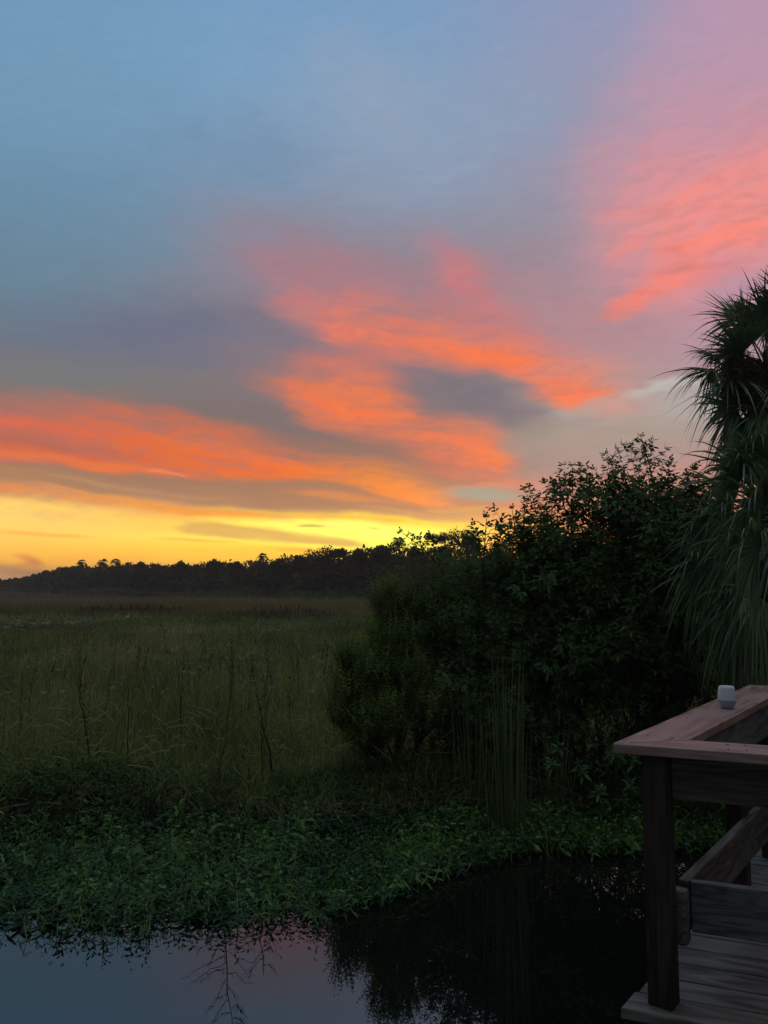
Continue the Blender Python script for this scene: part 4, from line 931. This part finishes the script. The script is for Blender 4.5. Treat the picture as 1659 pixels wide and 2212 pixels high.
def palm(px, Y, zc, label, trunk_r, fronds, dead, nfill, R0, tint, boots=True, dr=.7):
    x = at_depth(px, 1106, Y)[0]; g = float(ground_z(np.array(x), np.array(Y))); e = empty("cabbage_palm", (x, Y, g)); C = np.array([x, Y, zc])
    T = Tubes(); k = 16; zz = np.linspace(g - .1, zc, k); T.add(np.stack([x + .03 * np.sin(zz * 2), Y + 0 * zz, zz], 1), trunk_r * (1 + .08 * np.sin(np.arange(k) * 2.1)), 12); T.build("trunk", M_BARK, e)
    if boots:          # old leaf bases criss-crossed under the crown
        T = Tubes()
        for i in range(46):
            a = i * 2.4; z = zc - .95 + .02 * i; p = np.array([x + math.cos(a) * trunk_r, Y + math.sin(a) * trunk_r, z])
            T.add([p, p + [math.cos(a) * .10, math.sin(a) * .10, .16], p + [math.cos(a) * .16, math.sin(a) * .16, .30]], [.035, .026, .016], 5)
        T.build("leaf_bases", M_BARK, e)
    for (fx, fy, r, ang, dro, *rest) in fronds:         # fronds seen clearly: hub pixel, radius, direction in the view
        hub = at_depth(fx, fy, Y + (rest[0] if rest else -.3)); d0 = hub - C; L0 = np.linalg.norm(d0); u = d0 / L0
        vd = unit(np.array([math.cos(R(ang)), -.35, math.sin(R(ang))]))
        # petiole follows to the hub, blade then looks along vd, broadside to the viewer
        frond_at(e, C, hub, vd, r, tint, dro)
    for i in range(nfill):
        a = i * 2.399963; el = rng.uniform(-.45, 1.15); d = np.array([math.cos(a) * math.cos(el), math.sin(a) * math.cos(el), math.sin(el)])
        frond(e, C + [0, 0, rng.uniform(-.1, .1)], d, rng.uniform(.5, .85), R0 * rng.uniform(.8, 1.1), M_PALM, 34, 1.75, dr * (1.25 - .5 * el), tint + rng.normal(0, .1))
    for i in range(dead):
        a = i * 2.399963 + .6; d = np.array([math.cos(a) * .55, math.sin(a) * .55, -1.0])
        frond(e, C + [0, 0, -.15], d, rng.uniform(.45, .9), R0 * rng.uniform(.8, 1.1), M_PALMDEAD, 26, 1.3, .5, .5, name="dead_frond")
    return tag(e, label, 'palm')
def frond_at(e, C, hub, d, R_, tint, droop, n=44, arc=1.55, width=.034):
    d = unit(d); sd = unit(np.cross(d, [0, -1.0, 0])); up = unit(np.cross(sd, d)); up = up if up[1] < 0 else -up
    f = np.linspace(-arc, arc, n) + rng.normal(0, .02, n)
    dd = unit(d[None] * np.cos(f)[:, None] + sd[None] * np.sin(f)[:, None] + up[None] * (.10 + .22 * np.abs(np.sin(f / 2)))[:, None])
    side = unit(np.cross(up[None], dd) + up[None] * .3 * np.where(np.arange(n) % 2, 1, -1)[:, None])
    L = R_ * (.74 + .26 * np.cos(f * .6)) * rng.uniform(.88, 1.08, n); w = R_ * .072 * (2 * arc / n) / .09
    b = Blades(); b.pw = 2.6; b.add(np.tile(hub, (n, 1)), dd, side, L, w, droop * rng.uniform(.3, 1.9, n), tint + rng.normal(0, .16, n))
    V, F, TT = b.arrays([(0, .10), (.18, .95), (.34, 1.1), (.5, .62), (.75, .34), (.9, .18), (1, .03)])
    t = Tubes(); t.add(curve(C, hub, .03, 0, 6), np.linspace(.016, .009, 6), 5, .3); V2 = np.concatenate(t.V); F2 = np.concatenate(t.F) + len(V)
    mesh_obj("frond", np.vstack([V, V2]), [F, F2], M_PALM, e, np.concatenate([TT, np.concatenate(t.T)]))
zt = at_depth(1690, 800, 9.6)[2]
P1 = palm(1672, 9.6, zt, 'taller cabbage palm with upright fan fronds at the upper right', .15,
     [(1682, 688, .74, 128, .12, -.2), (1602, 765, .74, 146, .22, -.5), (1606, 790, .62, 188, .30, -.35), (1588, 885, .76, 180, .40, -.6), (1600, 900, .66, 212, .45, -.5), (1662, 700, .5, 160, .3, .2), (1715, 660, .8, 85, .1), (1650, 890, .6, 240, .8, -.6)],
     20, 16, .74, .45, dr=.35)
# old brown flower stalk cluster hanging under the crown
B = Blades(); T = Tubes(); c = at_depth(1603, 825, 9.1); C0 = np.array([at_depth(1672, 1106, 9.6)[0], 9.6, zt])
for k in range(90):
    p = c + rng.normal(0, 1, 3) * [.11, .10, .14]; T.add(curve(C0 + rng.normal(0, .03, 3), p, .12, .02, 6), np.linspace(.006, .002, 6), 4)
    n = 120; th = rng.normal(0, 1, (n, 3)); B.add(p + rng.normal(0, .06, (n, 3)) * [1, 1, 1.6], th, rng.normal(0, 1, (n, 3)), .055, .012, .3, rng.uniform(0, .8, n))
M_SEED = leaf_mat("seed_stalk", [(0, (.06, .05, .02)), (1, (.16, .12, .05))], .7, .1, .02)
ob = B.build("seed_cluster", M_SEED, GRASS3, P1); T.build("seed_stalk", M_TWIG, P1)
z2 = at_depth(1700, 1120, 7.7)[2]
P2 = palm(1705, 7.7, z2, 'lower nearer cabbage palm with drooping grey green fronds behind the railing', .17,
     [(1600, 1035, .62, 150, .6, -.5), (1575, 1110, .66, 180, .9, -.6), (1600, 1180, .70, 188, .8, -.8), (1590, 1240, .70, 196, .9, -.6), (1640, 990, .7, 120, .5, -.4), (1640, 1290, .62, 220, .9, -1.0), (1600, 1330, .55, 205, .8, -.7),
      (1530, 1150, .66, 172, .6, -.5), (1520, 1230, .66, 186, .6, -.7), (1560, 1180, .6, 170, .9, -.3), (1600, 1300, .72, 185, .9, -.9), (1570, 1330, .6, 170, .9, -.7), (1640, 1190, .75, 165, .8, -1.2), (1650, 1100, .8, 140, .7, -.9)],
     30, 22, .80, .62, dr=.42)
P3 = palm(1800, 9.2, 3.6, 'cabbage palm mostly out of view at the right edge', .16, [], 14, 8, .7, .4)
# dead brown fronds leaning on the bank left of the nearer palm
e = empty("fallen_fronds", bs(1530, 7.6)); 
for k in range(9):
    c = at_depth(1515 + rng.uniform(-15, 90), 1300 + rng.uniform(-10, 40), 7.6 + rng.normal(0, .12))
    frond(e, c + [0.0, 0, .2], [rng.normal(-.08, .08), .1, -1], .2, .55, M_PALMDEAD, 16, .35, .3, .45, name="dead_frond")
tag(e, 'hanging bunch of dead grey brown fronds beside the nearer palm', 'dead fronds')
# ---------------------------------------------------------------- wooden deck and railing
DZ = .75                                                   # deck surface above the water
def wood_mat(name, c1, c2, c3, rough=.6, knots=1.0, spec=.4, wet=0.0):
    m, t = material(name); nd = t.nodes; lk = t.links.new
    tc = nd.new('ShaderNodeTexCoord'); oi = nd.new('ShaderNodeObjectInfo')
    of = nd.new('ShaderNodeVectorMath'); of.operation = 'ADD'; sc = nd.new('ShaderNodeVectorMath'); sc.operation = 'SCALE'; sc.inputs[0].default_value = (17, 5, 9); lk(oi.outputs['Random'], sc.inputs['Scale'])
    lk(tc.outputs['Object'], of.inputs[0]); lk(sc.outputs[0], of.inputs[1])
    mp = nd.new('ShaderNodeMapping'); mp.inputs['Scale'].default_value = (1.1, 9, 9); lk(of.outputs[0], mp.inputs[0])
    kn = nd.new('ShaderNodeTexNoise'); kn.inputs['Scale'].default_value = 1.1; kn.inputs['Detail'].default_value = 2; kn.inputs['Distortion'].default_value = .8 * knots; lk(mp.outputs[0], kn.inputs['Vector'])
    wv = nd.new('ShaderNodeMath'); wv.operation = 'MULTIPLY'; lk(kn.outputs[0], wv.inputs[0]); wv.inputs[1].default_value = 26
    sn = nd.new('ShaderNodeMath'); sn.operation = 'SINE'; lk(wv.outputs[0], sn.inputs[0])
    mp2 = nd.new('ShaderNodeMapping'); mp2.inputs['Scale'].default_value = (2.5, 70, 70); lk(of.outputs[0], mp2.inputs[0])
    fi = nd.new('ShaderNodeTexNoise'); fi.inputs['Scale'].default_value = 2; fi.inputs['Detail'].default_value = 4; lk(mp2.outputs[0], fi.inputs['Vector'])
    st = nd.new('ShaderNodeTexNoise'); st.inputs['Scale'].default_value = 2.3; st.inputs['Detail'].default_value = 4; lk(of.outputs[0], st.inputs['Vector'])
    vm = nd.new('ShaderNodeMapping'); vm.inputs['Scale'].default_value = (1.6, 5, 5); vm.inputs['Location'].default_value = (.3, .4, .2); lk(of.outputs[0], vm.inputs[0])
    vo = nd.new('ShaderNodeTexVoronoi'); vo.inputs['Scale'].default_value = 1.0; lk(vm.outputs[0], vo.inputs['Vector'])
    kr = nd.new('ShaderNodeMapRange'); kr.interpolation_type = 'SMOOTHSTEP'; lk(vo.outputs['Distance'], kr.inputs[0]); kr.inputs[1].default_value = 0; kr.inputs[2].default_value = .42; kr.inputs[3].default_value = 1; kr.inputs[4].default_value = 0
    ka = nd.new('ShaderNodeMath'); ka.operation = 'MULTIPLY_ADD'; lk(kr.outputs[0], ka.inputs[0]); ka.inputs[1].default_value = 9 * knots; lk(wv.outputs[0], ka.inputs[2]); lk(ka.outputs[0], sn.inputs[0])
    a = nd.new('ShaderNodeMath'); a.operation = 'MULTIPLY_ADD'; lk(sn.outputs[0], a.inputs[0]); a.inputs[1].default_value = .13; a.inputs[2].default_value = 0
    b = nd.new('ShaderNodeMath'); b.operation = 'MULTIPLY_ADD'; lk(fi.outputs[0], b.inputs[0]); b.inputs[1].default_value = .55; lk(a.outputs[0], b.inputs[2])
    c = nd.new('ShaderNodeMath'); c.operation = 'MULTIPLY_ADD'; lk(st.outputs[0], c.inputs[0]); c.inputs[1].default_value = .5; lk(b.outputs[0], c.inputs[2])
    k2 = nd.new('ShaderNodeMapRange'); lk(vo.outputs['Distance'], k2.inputs[0]); k2.inputs[1].default_value = .05; k2.inputs[2].default_value = .16; k2.inputs[3].default_value = -.28 * min(knots, 1.0); k2.inputs[4].default_value = 0
    cs = nd.new("ShaderNodeMath"); cs.operation = "ADD"; lk(c.outputs[0], cs.inputs[0]); lk(k2.outputs[0], cs.inputs[1]); c = cs
    rp = ramp_node(t, [(.30, c1), (.52, c2), (.75, c3)]); lk(c.outputs[0], rp.inputs[0])
    p = nd.new('ShaderNodeBsdfPrincipled'); lk(rp.outputs[0], p.inputs['Base Color']); p.inputs['Roughness'].default_value = rough; p.inputs['Specular IOR Level'].default_value = spec
    bp = nd.new('ShaderNodeBump'); bp.inputs['Strength'].default_value = .35; bp.inputs['Distance'].default_value = .004; lk(b.outputs[0], bp.inputs['Height']); lk(bp.outputs[0], p.inputs['Normal'])
    o = nd.new('ShaderNodeOutputMaterial'); lk(p.outputs[0], o.inputs[0]); return m
M_CAP = wood_mat("cap_wood", (.20, .11, .085), (.40, .25, .205), (.52, .36, .30), .36, .6, .9)
M_RAIL = wood_mat("rail_wood", (.045, .038, .034), (.10, .085, .072), (.18, .15, .125), .75, 1.6, .2)
M_BLUEWOOD = wood_mat("weathered_rail_wood", (.04, .042, .04), (.11, .112, .105), (.19, .19, .175), .6, 2.2, .3)
M_POST = wood_mat("post_wood", (.02, .016, .012), (.042, .032, .026), (.08, .062, .05), .8, .5, .15)
M_DECK = wood_mat("deck_wood", (.055, .05, .042), (.135, .125, .108), (.22, .205, .18), .55, .5, .35)
LD = unit(np.array([.617, .787, 0])); LP = np.array([LD[1], -LD[0], 0])     # along the left rail, and to its inner side
ND = unit(np.array([.934, -.358, 0])); NP = np.array([-ND[1], ND[0], 0])    # along the near rail, and inward
O = np.array([.858, 2.95, 0])                                             # outer corner of the cap
def bevel_prism(name, poly, z0, z1, mat, parent, axis, bev=.004):
    """board from a plan outline, with its own axes so the grain runs along it; edges slightly eased"""
    poly = [np.array([p[0], p[1], 0.0]) for p in poly]; c = sum(poly) / len(poly)
    ax = np.array(axis, float); ay = np.array([-ax[1], ax[0], 0]); q = [np.array([np.dot(p - c, ax), np.dot(p - c, ay)]) for p in poly]
    import bmesh
    bm = bmesh.new(); h = (z1 - z0) / 2
    lo = [bm.verts.new((a[0], a[1], -h)) for a in q]; hi = [bm.verts.new((a[0], a[1], h)) for a in q]; n = len(q)
    bm.faces.new(lo[::-1]); bm.faces.new(hi)
    for i in range(n): bm.faces.new([lo[i], lo[(i + 1) % n], hi[(i + 1) % n], hi[i]])
    bmesh.ops.recalc_face_normals(bm, faces=bm.faces)
    if bev: bmesh.ops.bevel(bm, geom=list(bm.edges), offset=bev, segments=2, affect='EDGES', profile=.5)
    me = bpy.data.meshes.new(name); bm.to_mesh(me); bm.free(); me.materials.append(mat)
    o = bpy.data.objects.new(name, me); link(o, parent); pl = np.array(parent_loc(parent))
    o.location = [float(v) for v in (c + [0, 0, (z0 + z1) / 2] - pl)]; o.rotation_euler = (0, 0, math.atan2(ax[1], ax[0])); return o
def rect(p, ax, L, py, w): p = np.array(p, float); return [p, p + ax * L, p + ax * L + py * w, p + py * w]
CAP_T = EYE - .6; CAP_B = CAP_T - .038
SL = 2.10                                                  # length of the left side along the cap's outer edge
WL, WN = .204, .172
def meet(p, d, q, e):                                      # where two plan lines cross
    A_ = np.array([[d[0], -e[0]], [d[1], -e[1]]]); s = np.linalg.solve(A_, (np.array(q) - np.array(p))[:2]); return np.array(p) + np.array(d) * s[0]
IN = meet(O + LP * WL, LD, O + NP * WN, ND)                # inner corner of the mitre
F = O + LD * SL
IF = meet(O + LP * WL, LD, F - NP * WN, ND)
rl = empty("railing", (O[0], O[1], DZ))
bevel_prism("top_cap", [O, IN, IF, F][::-1], CAP_B, CAP_T, M_CAP, rl, LD, .004)
e3 = ND * 3.4
bevel_prism("top_cap", [O + ND * .0025 * 1, O + e3, O + e3 + NP * WN, IN + ND * .0025], CAP_B, CAP_T - .0015, M_CAP, rl, ND, .004)
bevel_prism("top_cap", [F, IF, F + ND * 3.2 - NP * WN, F + ND * 3.2][::-1], CAP_B, CAP_T - .0015, M_CAP, rl, ND, .004)
C0 = np.array([1.030, 2.895, 0])
def post(p, ztop=CAP_B - .002): return bevel_prism("post", rect(p, LD, .089, -LP, .089), DZ, ztop, M_POST, rl, (1, 0, 0), .004)
# posts carry vertical grain: rebuilt with local x along z
def vpost(p, z0=DZ, z1=None, mat=None, w=.089, name="post"):
    z1 = CAP_B - .002 if z1 is None else z1
    p = np.array(p, float); c = p + LD * w / 2 - LP * w / 2
    import bmesh
    bm = bmesh.new(); bmesh.ops.create_cube(bm, size=1.0, matrix=Matrix.Diagonal(((z1 - z0), w, w, 1)))
    bmesh.ops.bevel(bm, geom=list(bm.edges), offset=.005, segments=2, affect='EDGES', profile=.5)
    me = bpy.data.meshes.new(name); bm.to_mesh(me); bm.free(); me.materials.append(mat or M_POST)
    o = bpy.data.objects.new(name, me); link(o, rl); pl = np.array(parent_loc(rl)); loc = np.array([c[0], c[1], (z0 + z1) / 2]) - pl
    ang = math.atan2(LD[1], LD[0])
    o.matrix_local = Matrix.Translation([float(v) for v in loc]) @ Matrix.Rotation(ang, 4, 'Z') @ Matrix.Rotation(R(-90), 4, 'Y'); return o
vpost(C0)
vpost(O + LD * 1.24 + LP * .150)
vpost(F + LP * .150 - LD * .15)
vpost(C0 + ND * 1.75)
def on_edge(name, p, ax, L, side, z0, h, mat, th=.038, bev=.004):
    """a board standing on edge: local x along its length, local y up"""
    p = np.array(p, float); c = p + ax * L / 2 + side * th / 2
    import bmesh
    bm = bmesh.new(); bmesh.ops.create_cube(bm, size=1.0, matrix=Matrix.Diagonal((L, h, th, 1)))
    if bev: bmesh.ops.bevel(bm, geom=list(bm.edges), offset=bev, segments=2, affect='EDGES', profile=.5)
    me = bpy.data.meshes.new(name); bm.to_mesh(me); bm.free(); me.materials.append(mat)
    o = bpy.data.objects.new(name, me); link(o, rl); pl = np.array(parent_loc(rl)); loc = np.array([c[0], c[1], z0 + h / 2]) - pl
    o.matrix_local = Matrix.Translation([float(v) for v in loc]) @ Matrix.Rotation(math.atan2(ax[1], ax[0]), 4, 'Z') @ Matrix.Rotation(R(90), 4, 'X'); return o
# upper boards under the cap, lower boards above the deck
UB = CAP_B - .164
pN = C0 + LD * .06 + LP * .004
on_edge("upper_board", pN, ND, 3.0, NP, UB, .162, M_RAIL)
pL = O + LD * .30 + LP * .152
on_edge("upper_board", pL, LD, SL - .30, LP, UB, .162, M_BLUEWOOD)
on_edge("upper_board", F + LP * .19 - NP * .15, ND, 2.6, NP, UB, .162, M_RAIL)
LZ = DZ + .397 - .184
on_edge("lower_board", np.array([1.130, 3.066, 0]), LD, 1.75, LP, LZ, .184, M_RAIL)
on_edge("lower_board", np.array([1.165, 3.036, 0]), ND, 2.8, NP, LZ, .184, M_BLUEWOOD)
on_edge("lower_board", F + LP * .19 - NP * .15, ND, 2.6, NP, LZ, .184, M_RAIL)
# corner block with an eased foot between post and lower boards
cb = C0 + LD * .092 - LP * .012
blk = bevel_prism("corner_block", rect(cb - LP * .02, LD, .06, LP, .062), LZ - .02, LZ + .178, M_BLUEWOOD, rl, (1, 0, 0), .014)
# screw heads along the cap and the board ends
M_SCREW = plain_mat("rusty_screw", (.03, .025, .02), (.07, .05, .035), .5, 30)
def screw(p, z, r_=.0045):
    a_ = np.arange(10) * math.pi / 5; bevel_prism("screw", [np.array([p[0] + r_ * math.cos(t_), p[1] + r_ * math.sin(t_), 0]) for t_ in a_], z - .004, z + .0012, M_SCREW, rl, (1, 0, 0), 0)
for s_ in (.12, .62, 1.22, 1.30, 1.85):
    for w_ in (.055, .15): screw(O + LD * (s_ + .10) + LP * w_, CAP_T)
for s_ in (.40, .46, 1.0, 1.6):
    for w_ in (.045, .13): screw(O + ND * s_ + NP * w_, CAP_T - .0015)
tag(rl, 'weathered wooden deck railing with a wide mitred cap at the right', 'railing')
# screws along the near cap edge are too small to see; nail heads on the lower board are kept
# deck boards run along the near rail
dk = empty("deck", (O[0], O[1], DZ))
T0 = np.array([.853, 2.923, 0]) ; BW, GAP = .138, .007
nb = 20
for k in range(nb):
    off = k * (BW + GAP)
    s = off / np.dot(LD, NP)
    p = T0 + LD * s - (LD * .0) + ND * (rng.uniform(-.012, .012) if k else 0)
    sl = LD / np.dot(LD, NP) * BW
    L = 4.2
    bevel_prism("deck_board", [p, p + ND * L, p + ND * L + sl, p + sl], DZ - .036, DZ + rng.uniform(-.0015, .0015), M_DECK, dk, ND, .004)
bevel_prism("rim_joist", rect(T0 + LD * .05 + ND * .03 + NP * .01, ND, 4.1, NP, .038), DZ - .26, DZ - .037, M_POST, dk, ND, .003)
bevel_prism("rim_joist", rect(T0 + LD * .10 + LP * .03, LD, 3.0, LP, .038), DZ - .26, DZ - .037, M_POST, dk, LD, .003)
for k, q in enumerate((T0 + LD * .30 + LP * .22, T0 + LD * 1.7 + LP * .22, T0 + ND * 1.9 + NP * .25, T0 + LD * 3.0 + LP * .25)):
    a = np.arange(12) * math.pi / 6; bevel_prism("pile", [q + np.array([math.cos(t_), math.sin(t_), 0]) * .10 for t_ in a], -.7, DZ - .262, M_POST, dk, (1, 0, 0), 0)
tag(dk, 'grey plank deck standing over the dark water at lower right', 'deck')
# ---------------------------------------------------------------- the two-tone cup on the cap
cx, cyy = on_plane(1571, 1530, CAP_T)
cup = empty("cup", (cx, cyy, CAP_T))
prof = [(.0, .0005), (.024, .0005), (.029, .003), (.034, .012), (.0385, .024), (.0408, .036), (.0412, .0415)]
prof2 = [(.0414, .0418), (.0413, .050), (.0405, .064), (.0385, .080), (.0360, .094), (.0338, .1015), (.0310, .1045), (.0285, .1052), (.026, .1035), (.0255, .098), (.0, .096)]
def lathe(name, pr, mat, parent, n=40):
    V = []; th = np.arange(n) * 2 * math.pi / n
    for r_, z in pr: V.append(np.stack([cx + r_ * np.cos(th), cyy + r_ * np.sin(th), np.full(n, CAP_T + z)], 1))
    k = len(pr); i = (np.arange(k - 1)[:, None] * n + np.arange(n)[None]); j = (np.arange(k - 1)[:, None] * n + (np.arange(n)[None] + 1) % n)
    return mesh_obj(name, np.concatenate(V), [np.stack([i, j, j + n, i + n], -1).reshape(-1, 4)], mat, parent, None, True)
M_CUPB = plain_mat("lavender_glaze", (.38, .38, .60), (.42, .42, .66), .35, 3, (1, 1, 1), .5)
M_CUPT = plain_mat("white_glaze", (.80, .86, .87), (.84, .90, .90), .35, 3, (1, 1, 1), .5)
T = Tubes(); th_ = np.linspace(0, 2 * math.pi, 41); T.add(np.stack([cx + .0406 * np.cos(th_), cyy + .0406 * np.sin(th_), np.full(41, CAP_T + .0417)], 1), .0011, 6, .5); T.build('seam_ring', M_CUPT, cup)
lathe("cup_base", prof, M_CUPB, cup); lathe("cup_body", prof2, M_CUPT, cup)
tag(cup, 'small white and lavender rounded cup standing on the railing cap', 'cup')
# ---------------------------------------------------------------- evening haze over the marsh
m, t = material("haze_air")
pv = t.nodes.new('ShaderNodeVolumePrincipled'); pv.inputs['Color'].default_value = (.93, .90, .84, 1); pv.inputs['Density'].default_value = HAZE; pv.inputs['Anisotropy'].default_value = .2
o = t.nodes.new('ShaderNodeOutputMaterial'); t.links.new(pv.outputs[0], o.inputs['Volume'])
a, b0, b1, z0, z1 = 610.0, -100.0, 660.0, -2.6, 16.0
V = [(-a, b0, z0), (a, b0, z0), (a, b1, z0), (-a, b1, z0), (-a, b0, z1), (a, b0, z1), (a, b1, z1), (-a, b1, z1)]
hz_o = mesh_obj("haze", V, [[[0, 3, 2, 1], [4, 5, 6, 7], [0, 1, 5, 4], [1, 2, 6, 5], [2, 3, 7, 6], [3, 0, 4, 7]]], m)
tag(hz_o, 'thin warm evening haze lying over the marsh', 'haze', kind='stuff')
